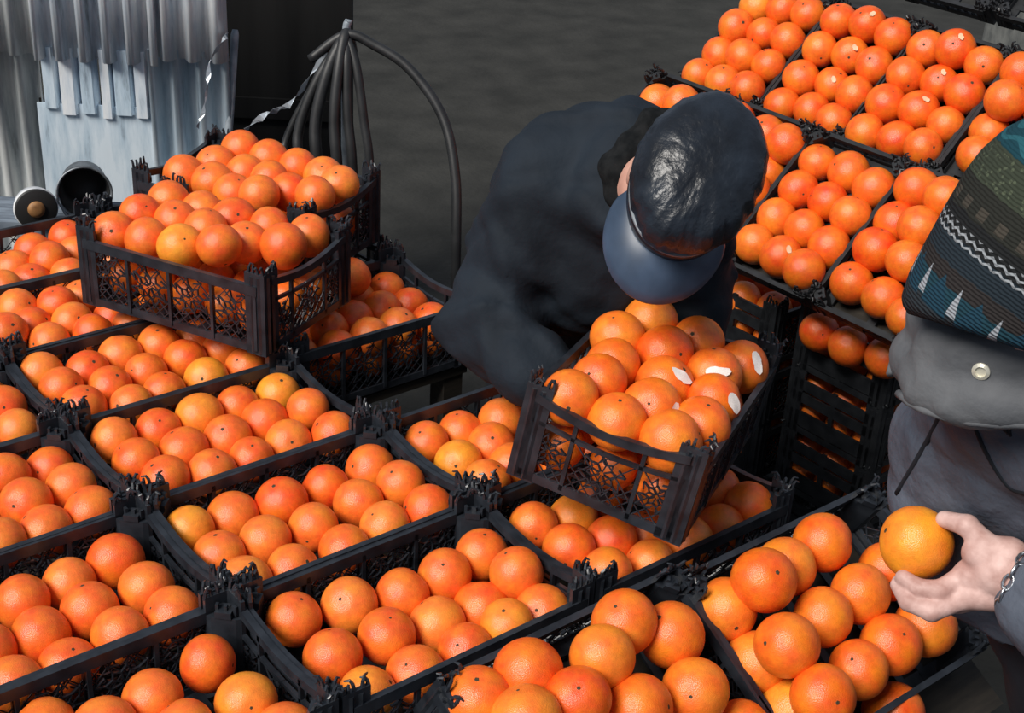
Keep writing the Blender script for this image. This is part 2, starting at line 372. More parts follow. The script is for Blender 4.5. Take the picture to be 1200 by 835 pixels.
def crate_meshes(key, L, W, H, HP, plastic, slotted=False):
    T = .006; C = {}
    def wall(long_):
        bm = bmesh.new(); ln = (L if long_ else W) - .04; hw = ln / 2
        tr = lambda p: Vector((p.x, p.z, p.y))
        bar2(bm, (-hw, .010), (hw, .010), .014, -T / 2, T / 2, tr)
        n = 4 if long_ else 2
        if not long_ and slotted:
            for z in (.030, .045, .088, H - .012): bar2(bm, (-hw, z), (hw, z), .020 if z < .06 else .024, -T / 2, T / 2, tr)
            bar2(bm, (0, .01), (0, H), .012, -T / 2, T / 2, tr)
        elif long_ or H < .1:
            bar2(bm, (-hw, H - .009), (hw, H - .009), .018 if H > .06 else .014, -T / 2, T / 2 + .003, tr)
            for i in range(n + 1):
                x = -hw + 2 * hw * i / n; bar2(bm, (x, .01), (x, H - .01), .006, -T / 2, T / 2 + .002, tr)
            for i in range(n): lattice(bm, -hw + 2 * hw * i / n + .003, -hw + 2 * hw * (i + 1) / n - .003, .014, H - .016, -.0018, .0018, tr)
        else:                                                         # end wall: dipped rim over a hand slot, lattice below
            N = 12; up = [(-hw + 2 * hw * i / N, H + .006 - .016 * math.sin(math.pi * i / N)) for i in range(N + 1)]
            dn = [(-hw + 2 * hw * i / N, H - .030 - .010 * math.sin(math.pi * i / N)) for i in range(N + 1)]
            for cv, hw_, y1 in ((up, .0065, T / 2 + .004), (dn, .003, T / 2)):
                rows = [[bm.verts.new(tr(Vector((x, z + dz, y)))) for dz, y in ((-hw_, -T / 2), (-hw_, y1), (hw_, y1), (hw_, -T / 2))] for x, z in cv]
                for a, c in zip(rows, rows[1:]):
                    for i in range(4): bm.faces.new((a[i], a[(i + 1) % 4], c[(i + 1) % 4], c[i]))
                bm.faces.new(rows[0][::-1]); bm.faces.new(rows[-1])
            for x in (-hw, -hw * .45, hw * .45, hw): bar2(bm, (x, .01), (x, H - .005), .006 if abs(x) < hw else .009, -T / 2, T / 2, tr)
            for a, c in ((-hw, -hw * .45), (-hw * .45, hw * .45), (hw * .45, hw)): lattice(bm, a + .003, c - .003, .016, H - .040, -.0018, .0018, tr)
        me = bpy.data.meshes.new('long_wall' if long_ else 'end_wall'); bm.to_mesh(me); bm.free(); me.materials.append(plastic); return me
    C['long'] = wall(True); C['end'] = wall(False)
    bm = bmesh.new()                                                  # base: frame with cross slats
    box(bm, (0, 0, .003), (L - .012, .02, .006)); box(bm, (0, W / 2 - .016, .003), (L - .012, .02, .006)); box(bm, (0, -W / 2 + .016, .003), (L - .012, .02, .006))
    for i in range(9): box(bm, ((i - 4) * (L - .03) / 8, 0, .004), (.014, W - .012, .005))
    me = bpy.data.meshes.new('base'); bm.to_mesh(me); bm.free(); me.materials.append(plastic); C['base'] = me
    bm = bmesh.new(); g = .040                                        # corner post in the +x +y corner of its own frame, walls outside, gusset inside
    prism(bm, [(0, 0), (-g, 0), (-g, -.006), (-.008, -.006), (-.006, -.008), (-.006, -g), (0, -g)], 0, HP)
    prism(bm, [(-.004, -.004), (-g, -.005), (-g * .92, -.013), (-.013, -g * .92), (-.005, -g)], .004, H - .004)
    for q in (.012, .026): prism(bm, [(-q - .004, 0), (-q, .003), (-q + .004, 0)], .004, HP - .006); prism(bm, [(0, -q - .004), (.003, -q), (0, -q + .004)], .004, HP - .006)
    me = bpy.data.meshes.new('corner_post'); bm.to_mesh(me); bm.free(); me.materials.append(plastic); C['post'] = me
    C['clip'] = []
    for v in range(2):
        rr = random.Random(5 + v); bm = bmesh.new()                   # clips: little upright claws on the post
        for q in range(8):
            u = .004 + .005 * q; x, y = (-u, -.003) if q % 2 else (-.003, -u)
            h = rr.uniform(.007, .017); le = Vector((rr.uniform(-.006, .006), rr.uniform(-.006, .006), 0))
            tube(bm, [Vector((x, y, HP - .004)), Vector((x, y, HP + h * .6)) + le * .4, Vector((x, y, HP + h)) + le, Vector((x, y, HP + h * .85)) + le * 2.1], [.0032, .0026, .0022, .0012], 5)
        box(bm, (-.018, -.018, H + .001), (.022, .022, .010), Matrix.Rotation(R(45), 3, 'Z'))
        for q in range(3): box(bm, (-.010 - .008 * q, -.030 + .009 * q, H + .006), (.004, .007, .014), Matrix.Rotation(rr.uniform(0, 3), 3, 'Z'))
        me = bpy.data.meshes.new('stacking_clip'); bm.to_mesh(me); bm.free(); me.materials.append(plastic); C['clip'].append(me)
    C['dims'] = (L, W, H, HP); C['key'] = key
    return C
CR_BED = crate_meshes('bed', .405, .268, .130, .153, M['plastic'])
CR_TRAY = crate_meshes('tray', .355, .250, .046, .054, M['plastic_tray'])
CR_SLOPE = crate_meshes('slope', .410, .290, .085, .098, M['plastic'])
CR_SLOT = crate_meshes('slot', .385, .246, .130, .150, M['plastic_tray'], True)
def make_crate(C, mw, label, group, name='fruit_crate', ncrate=[0]):
    ncrate[0] += 1; L, W, H, HP = C['dims']
    t = empty(name, mw); tag(t, label, 'crate', group)
    for s in (-1, 1):
        o = obj('long_wall', C['long'], None, t); o.matrix_basis = Matrix.Translation((0, s * (W / 2 - .003), 0)) @ Matrix.Rotation(0 if s > 0 else math.pi, 4, 'Z')
        o = obj('end_wall', C['end'], None, t); o.matrix_basis = Matrix.Translation((s * (L / 2 - .003), 0, 0)) @ Matrix.Rotation(-s * math.pi / 2, 4, 'Z')
    obj('base', C['base'], None, t)
    for i, (sx, sy, a) in enumerate(((1, 1, 0), (-1, 1, 90), (-1, -1, 180), (1, -1, 270))):
        p = obj('corner_post', C['post'], None, t); p.matrix_basis = Matrix.Translation((sx * L / 2, sy * W / 2, 0)) @ Matrix.Rotation(R(a), 4, 'Z')
        obj('stacking_clip', C['clip'][(i + ncrate[0]) % 2], None, p)
    return t
A_, B_ = .52 * S, .34459 * S
def bed(i, j, label, dx=0, dy=0, dz=0, yaw=0):
    return make_crate(CR_BED, Matrix.Translation(((i + .5) * A_ + dx, (j + .5) * B_ + dy, -.130 + dz)) @ Matrix.Rotation(R(yaw), 4, 'Z'), label, 'black crates of the flat crate bed')
BED = {
 'G': (0, 0, 'black crate of oranges cut by the bottom edge, left of the bottom centre crate'),
 'H': (1, 0, 'black crate of fifteen oranges at bottom centre of the picture'),
 'I': (2, 0, 'black crate of oranges lying under the tilted carried crate'),
 'F': (0, 1, 'black crate of oranges in the lower left corner'),
 'C': (1, 1, 'black crate of fifteen oranges directly behind the bottom centre crate'),
 'E': (2, 1, 'black crate of oranges half hidden left of the tilted carried crate'),
 'K': (0, 2, 'black crate of oranges at the left edge, halfway up'),
 'B': (1, 2, 'black crate of fifteen oranges, third crate back from bottom centre'),
 'M': (0, 3, 'black crate at left edge showing only two oranges'),
 'N': (1, 3, 'black crate of oranges just below the front stacked crate, fourth from bottom centre'),
 'P': (1, 4, 'black crate of oranges partly under the front stacked crate, at left'),
 'Q': (1, 5, 'black crate of oranges nearest the tin pail and round lamp'),
 'L': (2, 3, 'shaded black crate of oranges left of the dark jacket'),
 'E3': (2, 4, 'black crate mostly hidden below the rear stacked crate'),
 'F3': (2, 5, 'dark crate hidden behind and below the rear stacked crate')}
CRATE = {}
for k, (i, j, lab) in BED.items(): CRATE[k] = bed(i, j, lab, random.uniform(-.002, .002), random.uniform(-.0015, .0015), random.uniform(-.002, .002), random.uniform(-.25, .25))
CRATE['S1'] = make_crate(CR_BED, Matrix.Translation((1.013 * S, 1.306 * S, .030)) @ Matrix.Rotation(R(-65.3), 4, 'Z'), 'black lattice crate of oranges stacked on the bed, the front one of two', 'crates stacked on the bed')
CRATE['S2'] = make_crate(CR_BED, Matrix.Translation((1.272 * S, 1.568 * S, .032)) @ Matrix.Rotation(R(-65.3), 4, 'Z'), 'black crate of oranges stacked on the bed nearest the hoses, the rear one', 'crates stacked on the bed')
MJ = Matrix.Translation((1.3298 * S, .2131 * S, .0838 * S)) @ Euler((.144, .0516, .4758), 'XYZ').to_matrix().to_4x4()
CRATE['J'] = make_crate(CR_BED, MJ, 'tilted black crate of oranges the man in the leather cap bends over', None)
n30 = Vector((0, -.5, .866)); y30 = Vector((0, .866, .5)); TP = Vector((0, -.05 * S, .05 * S))
def slope_crate(xc, sc, label):
    o = Vector((xc * S, 0, 0)) + TP - y30 * (sc * S) - n30 * (.085 + .016)
    return make_crate(CR_SLOPE, frame(o, (1, 0, 0), y30, n30), label, 'crates on the sloping front stand')
CRATE['T'] = slope_crate(.915, .195, 'sloping black crate of large oranges cut by the bottom edge')
CRATE['U'] = slope_crate(1.437, .215, 'sloping black crate of large oranges under the hand at right')
c43, s43 = math.cos(R(43)), math.sin(R(43)); n43 = Vector((-s43, 0, c43)); x43 = Vector((c43, 0, s43))
def rack_crate(cx, cz, y, label, up=0, drop=-.002):
    o = Vector((cx * S, y * S, cz * S)) + x43 * up * S - n43 * (.046 + drop)
    return make_crate(CR_TRAY, frame(o, x43, (0, 1, 0), n43), label, 'trays on the sloping rack', 'fruit_tray')
for k, y, lab in (('a', 1.495, 'leftmost tray of oranges in the top row of the rack'), ('b', 1.168, 'second tray of oranges from the left in the top rack row'), ('c', .850, 'third tray of oranges from left in the top row of the rack'), ('d', .525, 'tray of oranges in the top row at the right picture edge')):
    CRATE[k] = rack_crate(3.000, .345, y, lab)
for k, y, lab in (('z', 1.395, 'rack tray hidden behind the dark jacket collar'), ('e', 1.080, 'tray of oranges in the second rack row behind the leather cap'), ('f', .765, 'tray of oranges in the second rack row right of the leather cap'), ('g', .450, 'tray of oranges in the second rack row beside the knitted cap')):
    CRATE[k] = rack_crate(2.470, .145, y, lab)
for y, lab in ((1.01, 'empty black tray behind the top row of the rack, left one'), (.68, 'empty black tray behind the top row of the rack, right one')):
    rack_crate(3.005 + .40, .345 + .37, y, lab)
# stacks of slotted crates under the rack
for col, y, zt in (('h', .965, -.172), ('i', .575, -.125)):
    for lev in range(4):
        z = zt * S - lev * .150 - .130
        if z < GZ: continue
        lab = {0: 'dark top crate of oranges under the rack, %s' % ('beside the leather cap' if col == 'h' else 'beside the grey coat'), 1: 'slotted crate second from top in the %s stack under the rack', 2: 'slotted crate third from top in the %s stack under the rack', 3: 'slotted bottom crate of the %s stack under the rack'}[lev]
        if lev: lab = lab % ('left' if col == 'h' else 'right')
        t = make_crate(CR_SLOT, Matrix.Translation((2.44 * S + .1925, y * S, z)), lab, 'slotted crates stacked under the rack', 'slotted_crate')
        if lev == 0: CRATE[col] = t

# ------------------------------------------------------------------ stands that carry the crates
def stand(name, mw, sx, sy, h, label):
    t = empty(name, mw); tag(t, label, 'stand')
    n = max(2, int(sy / .09)); wd = sy / n
    bm = bmesh.new(); box(bm, (0, 0, 0), (sx, wd - .006, .018)); me = bpy.data.meshes.new('board'); bm.to_mesh(me); bm.free(); me.materials.append(M['wood'])
    for i in range(n):
        o = obj('board', me, None, t); o.location = (0, -sy / 2 + wd * (i + .5), -.009)
    bm = bmesh.new(); box(bm, (0, 0, -.018 - (h - .018) / 2), (.045, .045, h - .018)); me = bpy.data.meshes.new('leg'); bm.to_mesh(me); bm.free(); me.materials.append(M['wood'])
    for i in (-1, 1):
        for j in (-1, 1): o = obj('leg', me, None, t); o.location = (i * (sx / 2 - .03), j * (sy / 2 - .03), 0)
    return t
zt = -.1325
stand('crate_platform', Matrix.Translation((A_, 3 * B_, zt)), 2 * A_ - .01, 6 * B_ - .01, zt - GZ, 'dark plank platform under the left part of the crate bed')
stand('crate_platform', Matrix.Translation((2.5 * A_, B_, zt)), A_ - .01, 2 * B_ - .01, zt - GZ, 'dark plank platform under the crates left of the leaning man')
stand('crate_platform', Matrix.Translation((2.5 * A_, 4.5 * B_, zt)), A_ - .01, 3 * B_ - .01, zt - GZ, 'dark plank platform under the shaded crates behind the leaning man')
def slope_stand(name, o, ux, uy, un, sx, sy, label):
    t = empty(name, frame(o, ux, uy, un)); tag(t, label, 'stand'); inv = t.matrix_world.inverted()
    n = max(2, int(sy / .09)); wd = sy / n
    bm = bmesh.new(); box(bm, (0, 0, 0), (sx, wd - .006, .016)); me = bpy.data.meshes.new('board'); bm.to_mesh(me); bm.free(); me.materials.append(M['wood'])
    for i in range(n): p = obj('board', me, None, t); p.location = (0, -sy / 2 + wd * (i + .5), -.009)
    for i in (-1, 1):
        for j in (-1, 1):
            top = t.matrix_world @ Vector((i * (sx / 2 - .04), j * (sy / 2 - .04), -.017)); bm = bmesh.new()
            tube(bm, [inv @ top, inv @ Vector((top.x, top.y, GZ))], .022, 4); obj('leg', bm, M['wood'], t)
o = Vector((1.205 * S, 0, 0)) + TP - y30 * (.275 * S) - n30 * (.101 + .003)
slope_stand('sloping_stand', o, Vector((1, 0, 0)), y30, n30, .87, .36, 'dark sloping plank stand under the large oranges in front')
# rack: two sloping shelves
for cx, cz, y, ln, lab in ((3.005, .345, 1.01, 1.10, 'dark sloping shelf under the top row of rack trays'), (2.470, .145, .92, 1.05, 'dark sloping shelf under the second row of rack trays')):
    o = Vector((cx * S, y * S, cz * S)) - n43 * (.044 + .004)
    slope_stand('rack_shelf', o, Vector((0, -1, 0)), x43, n43, ln, .32, lab)
bm = bmesh.new()
box(bm, (0, 0, .56), (.42, .40, 1.12)); bmesh.ops.bevel(bm, geom=bm.edges[:], offset=.015, segments=2, affect='EDGES')
o = obj('stone_pier', bm, M['concrete']); o.matrix_world = frame(Vector((3.86, 1.33, GZ)) + FX * .13, FX, -FN, (0, 0, 1)); tag(o, 'grey stone pier behind the rack at the upper right corner', 'pier')

ORANGES = {
    'G': [(0.342,0.211,-0.036,0.0379), (0.256,0.194,-0.040,0.0385), (0.185,0.176,-0.037,0.0407), (0.347,0.121,-0.039,0.0398), (0.262,0.120,-0.036,0.0379), (0.189,0.102,-0.032,0.0392), (0.361,0.049,-0.043,0.0394)],
    'H': [(0.478,0.225,-0.036,0.0382), (0.556,0.209,-0.036,0.0404), (0.630,0.188,-0.038,0.0380), (0.701,0.185,-0.033,0.0391), (0.772,0.192,-0.031,0.0396), (0.479,0.129,-0.036,0.0392), (0.561,0.125,-0.036,0.0398), (0.640,0.118,-0.050,0.0404), (0.714,0.115,-0.055,0.0413), (0.773,0.114,-0.016,0.0386), (0.481,0.049,-0.045,0.0401), (0.555,0.049,-0.047,0.0403), (0.635,0.048,-0.045,0.0387), (0.704,0.047,-0.032,0.0375), (0.770,0.050,-0.044,0.0414)],
    'I': [(0.883,0.208,-0.033,0.0387), (0.954,0.198,-0.040,0.0388), (0.887,0.130,-0.032,0.0410), (0.961,0.118,-0.038,0.0398), (1.032,0.117,-0.056,0.0394), (0.892,0.054,-0.032,0.0406), (0.972,0.047,-0.041,0.0376), (1.182,0.117,-0.030,0.0403), (1.183,0.048,-0.020,0.0390), (1.122,0.047,-0.037,0.0379), (1.053,0.049,-0.037,0.0401)],
    'F': [(0.343,0.488,-0.041,0.0412), (0.270,0.480,-0.046,0.0383), (0.200,0.469,-0.039,0.0400), (0.348,0.400,-0.036,0.0387), (0.268,0.406,-0.043,0.0405), (0.195,0.395,-0.045,0.0404), (0.124,0.395,-0.039,0.0384), (0.351,0.325,-0.037,0.0408), (0.275,0.325,-0.036,0.0401), (0.200,0.322,-0.052,0.0402), (0.127,0.322,-0.046,0.0408)],
    'C': [(0.460,0.492,-0.038,0.0392), (0.533,0.495,-0.044,0.0405), (0.608,0.479,-0.037,0.0410), (0.687,0.480,-0.040,0.0379), (0.771,0.481,-0.036,0.0409), (0.465,0.410,-0.036,0.0391), (0.538,0.406,-0.037,0.0394), (0.613,0.396,-0.036,0.0381), (0.701,0.408,-0.034,0.0403), (0.773,0.401,-0.020,0.0387), (0.462,0.331,-0.035,0.0410), (0.536,0.324,-0.038,0.0386), (0.621,0.321,-0.038,0.0397), (0.699,0.334,-0.033,0.0391), (0.772,0.324,-0.026,0.0399)],
    'E': [(0.890,0.495,-0.034,0.0383), (0.962,0.497,-0.039,0.0382), (1.028,0.471,-0.026,0.0405), (1.097,0.495,-0.024,0.0405), (0.896,0.415,-0.034,0.0398), (0.971,0.424,-0.032,0.0412), (0.884,0.327,-0.019,0.0383), (0.953,0.351,-0.027,0.0409)],
    'K': [(0.362,0.769,-0.043,0.0382), (0.290,0.766,-0.030,0.0413), (0.361,0.682,-0.029,0.0400), (0.288,0.672,-0.024,0.0399), (0.233,0.717,-0.045,0.0414), (0.360,0.606,-0.031,0.0406), (0.287,0.598,-0.032,0.0406), (0.219,0.591,-0.021,0.0377)],
    'M': [(0.362,0.956,-0.021,0.0390), (0.357,0.885,-0.029,0.0379)],
    'B': [(0.471,0.769,-0.025,0.0383), (0.547,0.769,-0.033,0.0384), (0.621,0.767,-0.029,0.0409), (0.694,0.770,-0.036,0.0380), (0.771,0.769,-0.033,0.0387), (0.474,0.697,-0.029,0.0395), (0.553,0.690,-0.034,0.0409), (0.630,0.688,-0.037,0.0413), (0.705,0.698,-0.033,0.0403), (0.773,0.675,-0.020,0.0384), (0.488,0.625,-0.029,0.0397), (0.560,0.608,-0.034,0.0403), (0.632,0.614,-0.038,0.0377), (0.705,0.622,-0.036,0.0402), (0.773,0.593,-0.026,0.0390)],
    'N': [(0.461,1.040,-0.025,0.0399), (0.535,1.020,-0.035,0.0402), (0.607,1.040,-0.033,0.0402), (0.681,1.040,-0.031,0.0396), (0.755,1.040,-0.038,0.0397), (0.467,0.968,-0.022,0.0383), (0.544,0.946,-0.033,0.0395), (0.619,0.963,-0.036,0.0380), (0.697,0.968,-0.033,0.0394), (0.772,0.967,-0.035,0.0396), (0.474,0.896,-0.027,0.0406), (0.547,0.871,-0.036,0.0391), (0.617,0.889,-0.037,0.0376), (0.697,0.889,-0.036,0.0396), (0.773,0.884,-0.035,0.0383)],
    'P': [(0.525,1.312,-0.029,0.0405), (0.591,1.280,-0.025,0.0391), (0.652,1.313,-0.039,0.0390), (0.462,1.201,-0.015,0.0411), (0.523,1.239,-0.034,0.0391), (0.589,1.208,-0.029,0.0389), (0.669,1.210,-0.044,0.0389), (0.526,1.164,-0.036,0.0394), (0.599,1.137,-0.026,0.0379), (0.676,1.138,-0.035,0.0397), (0.743,1.164,-0.053,0.0412)],
    'Q': [(0.660,1.573,-0.037,0.0397), (0.740,1.584,-0.031,0.0405), (0.598,1.522,-0.043,0.0413), (0.660,1.484,-0.025,0.0409), (0.729,1.511,-0.036,0.0405), (0.535,1.411,-0.030,0.0407), (0.603,1.440,-0.042,0.0408), (0.670,1.411,-0.034,0.0385)],
    'L': [(1.083,1.020,0.015,0.0394), (1.180,1.041,-0.045,0.0389), (1.184,0.963,-0.051,0.0386), (1.170,0.871,-0.043,0.0398), (1.108,1.041,-0.047,0.0388), (1.113,0.957,-0.040,0.0400), (1.096,0.878,-0.039,0.0398), (1.042,0.945,-0.035,0.0379), (1.024,0.865,-0.034,0.0393), (1.032,1.040,-0.050,0.0391), (0.974,0.994,-0.057,0.0403), (0.975,0.928,-0.032,0.0379), (0.951,0.864,-0.039,0.0382)],
    'S1': [(0.659,1.148,0.156,0.0411), (0.691,1.080,0.161,0.0407), (0.722,1.011,0.167,0.0418), (0.766,0.951,0.180,0.0404), (0.833,0.978,0.160,0.0398), (0.873,0.914,0.169,0.0429), (0.944,0.946,0.161,0.0400), (0.727,1.180,0.166,0.0396), (0.767,1.118,0.166,0.0402), (0.790,1.047,0.170,0.0404), (0.800,1.214,0.168,0.0400), (0.836,1.149,0.159,0.0412), (0.862,1.076,0.164,0.0429), (0.900,1.009,0.164,0.0395)],
    'S2': [(1.046,1.381,0.175,0.0407), (1.075,1.315,0.168,0.0418), (1.104,1.250,0.163,0.0427), (1.120,1.177,0.163,0.0431), (1.111,1.105,0.174,0.0396), (0.977,1.359,0.160,0.0412), (1.003,1.287,0.158,0.0426), (1.017,1.214,0.168,0.0392), (1.021,1.141,0.165,0.0414), (1.033,1.069,0.179,0.0397), (0.901,1.351,0.155,0.0422), (0.925,1.276,0.160,0.0429), (0.929,1.199,0.160,0.0412), (0.947,1.131,0.178,0.0391)],
    'J': [(0.883,0.151,0.217,0.0412), (0.916,0.087,0.199,0.0427), (0.953,0.017,0.189,0.0446), (0.952,0.167,0.214,0.0419), (0.988,0.093,0.195,0.0438), (1.024,0.028,0.185,0.0426), (1.014,0.204,0.205,0.0420), (1.053,0.133,0.193,0.0439), (1.087,0.064,0.188,0.0422), (1.069,0.256,0.216,0.0425), (1.105,0.189,0.206,0.0442), (1.140,0.117,0.191,0.0430), (1.151,0.269,0.213,0.0443), (1.182,0.194,0.200,0.0431), (1.214,0.125,0.180,0.0416)],
    'T': [(0.560,-0.074,-0.002,0.0436), (0.633,-0.082,0.008,0.0455), (0.790,-0.088,0.021,0.0441), (0.579,-0.145,0.007,0.0459), (0.657,-0.150,0.004,0.0417), (0.724,-0.119,0.017,0.0431), (0.853,-0.117,-0.010,0.0450), (0.738,-0.180,-0.031,0.0447), (0.826,-0.192,-0.038,0.0441)],
    'U': [(0.973,-0.104,-0.029,0.0446), (1.010,-0.132,0.023,0.0455), (1.084,-0.111,0.001,0.0446), (1.164,-0.109,0.010,0.0441), (0.973,-0.171,-0.075,0.0441), (0.973,-0.215,-0.017,0.0446), (1.081,-0.189,-0.036,0.0431), (1.163,-0.188,-0.032,0.0446), (1.241,-0.176,-0.033,0.0443), (0.973,-0.240,-0.116,0.0451), (0.974,-0.284,-0.057,0.0438), (1.079,-0.263,-0.078,0.0418), (1.156,-0.257,-0.075,0.0440), (1.236,-0.258,-0.078,0.0454)],
    'V': [(1.151,-0.286,-0.173,0.0441)],
    'a': [(2.451,1.260,0.337,0.0457), (2.458,1.181,0.348,0.0445), (2.459,1.101,0.353,0.0444), (2.382,1.260,0.294,0.0460), (2.400,1.183,0.292,0.0431), (2.400,1.103,0.294,0.0467), (2.334,1.259,0.229,0.0467), (2.333,1.179,0.244,0.0471), (2.337,1.100,0.241,0.0434), (2.269,1.262,0.185,0.0433), (2.273,1.182,0.185,0.0468), (2.271,1.101,0.194,0.0446)],
    'b': [(2.454,1.003,0.359,0.0440), (2.462,0.925,0.369,0.0445), (2.460,0.844,0.359,0.0457), (2.400,1.004,0.298,0.0435), (2.416,0.925,0.301,0.0450), (2.406,0.844,0.297,0.0458), (2.345,1.002,0.236,0.0460), (2.364,0.923,0.237,0.0428), (2.351,0.844,0.236,0.0464), (2.287,1.001,0.177,0.0447), (2.302,0.922,0.185,0.0447), (2.288,0.843,0.183,0.0453)],
    'c': [(2.461,0.752,0.353,0.0440), (2.455,0.673,0.373,0.0468), (2.457,0.594,0.356,0.0437), (2.401,0.751,0.299,0.0452), (2.418,0.672,0.300,0.0435), (2.399,0.592,0.301,0.0456), (2.342,0.750,0.243,0.0468), (2.354,0.669,0.248,0.0468), (2.350,0.590,0.237,0.0434), (2.285,0.751,0.183,0.0456), (2.292,0.669,0.189,0.0468), (2.281,0.591,0.199,0.0437)],
    'd': [(2.444,0.495,0.369,0.0446), (2.377,0.476,0.322,0.0460), (2.457,0.471,0.295,0.0461)],
    'dx': [(2.371,0.495,0.245,0.0448), (2.298,0.467,0.214,0.0457), (2.413,0.401,0.312,0.0458), (2.347,0.386,0.265,0.0444)],
    'e': [(2.055,0.933,0.197,0.0449), (2.062,0.851,0.190,0.0446), (2.043,0.774,0.194,0.0451), (2.023,0.799,0.121,0.0443), (1.949,0.772,0.105,0.0435)],
    'ex': [(2.012,0.889,0.146,0.0439), (1.947,0.855,0.112,0.0461), (1.940,0.772,0.029,0.0429), (1.889,0.813,0.071,0.0427)],
    'f': [(2.049,0.687,0.177,0.0421), (2.055,0.607,0.179,0.0458), (2.037,0.526,0.174,0.0464), (1.989,0.680,0.130,0.0431), (1.991,0.600,0.129,0.0432), (1.971,0.523,0.128,0.0429), (1.937,0.684,0.074,0.0447), (1.933,0.604,0.078,0.0442), (1.921,0.525,0.068,0.0457), (1.873,0.681,0.030,0.0430), (1.867,0.601,0.032,0.0459), (1.847,0.524,0.037,0.0441)],
    'g': [(2.052,0.435,0.200,0.0456), (2.002,0.435,0.138,0.0456), (1.929,0.421,0.101,0.0461), (1.882,0.429,0.036,0.0442), (1.875,0.346,0.039,0.0447)],
    'gx': [(1.974,0.362,0.159,0.0445), (1.919,0.339,0.109,0.0429), (2.035,0.358,0.210,0.0442)],
    'z': [(2.043,1.174,0.175,0.0461), (2.036,1.091,0.196,0.0460)],
    'h': [(2.057,0.856,-0.158,0.0406), (2.062,0.770,-0.158,0.0434), (1.967,0.771,-0.158,0.0419), (1.982,0.691,-0.154,0.0411), (2.057,0.679,-0.162,0.0411)],
    'i': [(2.013,0.531,-0.130,0.0439), (2.015,0.449,-0.125,0.0446), (2.004,0.370,-0.113,0.0427), (1.918,0.513,-0.119,0.0422), (1.916,0.434,-0.118,0.0427), (1.926,0.347,-0.108,0.0441)],
}
# ------------------------------------------------------------------ oranges
def orange_mesh(seed, seg=28, rings=18):
    rr = random.Random(seed); a = [rr.uniform(0, 6.28) for _ in range(6)]; ob = rr.uniform(.93, 1.0)
    bm = bmesh.new()
    def P(th, ph):
        x, y, z = math.sin(th) * math.cos(ph), math.sin(th) * math.sin(ph), math.cos(th)
        r = 1 + .014 * math.sin(2 * ph + a[0]) * math.sin(th) + .012 * math.sin(3 * z + a[1]) + .010 * math.sin(3 * x + 2 * y + a[2]) - .055 * math.exp(-(th / .22) ** 2) - .02 * math.exp(-((math.pi - th) / .25) ** 2)
        return Vector((x * r, y * r, z * r * ob))
    top = bm.verts.new(P(0, 0)); bot = bm.verts.new(P(math.pi, 0)); rg = []
    for i in range(1, rings):
        th = math.pi * (i / rings) ** 1.0; rg.append([bm.verts.new(P(th, 2 * math.pi * k / seg)) for k in range(seg)])
    for k in range(seg):
        bm.faces.new((top, rg[0][k], rg[0][(k + 1) % seg])); bm.faces.new((bot, rg[-1][(k + 1) % seg], rg[-1][k]))
        for p, q in zip(rg, rg[1:]): bm.faces.new((p[k], q[k], q[(k + 1) % seg], p[(k + 1) % seg]))
    me = bpy.data.meshes.new('orange'); bm.to_mesh(me); bm.free(); me.materials.append(M['peel']); return smooth(me), P(0, 0).z
OM = [orange_mesh(i) for i in range(6)]
bm = bmesh.new(); lathe(bm, [(.075, -.012), (.07, .010), (.04, .018), (.025, .010), (0, .012)], 10)
for v in bm.verts:
    an = math.atan2(v.co.y, v.co.x); f = 1 + .12 * math.cos(5 * an); v.co.x *= f; v.co.y *= f
CAL = bpy.data.meshes.new('stem_button'); bm.to_mesh(CAL); bm.free(); CAL.materials.append(M['calyx']); smooth(CAL)
def sticker_mesh(name, ang, m, seed):
    rr = random.Random(seed); bm = bmesh.new(); c = bm.verts.new((0, 0, 1.035)); pr = None
    n = 14; edge = [ang * (1 + .18 * math.sin(2 * 6.283 * k / n + seed) + rr.uniform(-.10, .10)) for k in range(n)]
    r1 = [bm.verts.new(Vector((math.sin(e * .55) * math.cos(2 * math.pi * k / n), math.sin(e * .55) * math.sin(2 * math.pi * k / n), math.cos(e * .55))) * 1.035) for k, e in enumerate(edge)]
    r2 = [bm.verts.new(Vector((math.sin(e) * math.cos(2 * math.pi * k / n), math.sin(e) * math.sin(2 * math.pi * k / n), math.cos(e))) * (1.02 + .06 * rr.random())) for k, e in enumerate(edge)]
    for k in range(n):
        bm.faces.new((c, r1[k], r1[(k + 1) % n])); bm.faces.new((r1[k], r2[k], r2[(k + 1) % n], r1[(k + 1) % n]))
    me = bpy.data.meshes.new(name); bm.to_mesh(me); bm.free(); me.materials.append(M[m]); return smooth(me)
TISS = [sticker_mesh('torn_tissue', .29, 'paper', i) for i in range(3)]
LABL = sticker_mesh('round_sticker', .15, 'label', 9)
ORD = ['first', 'second', 'third', 'fourth', 'fifth', 'sixth', 'seventh']
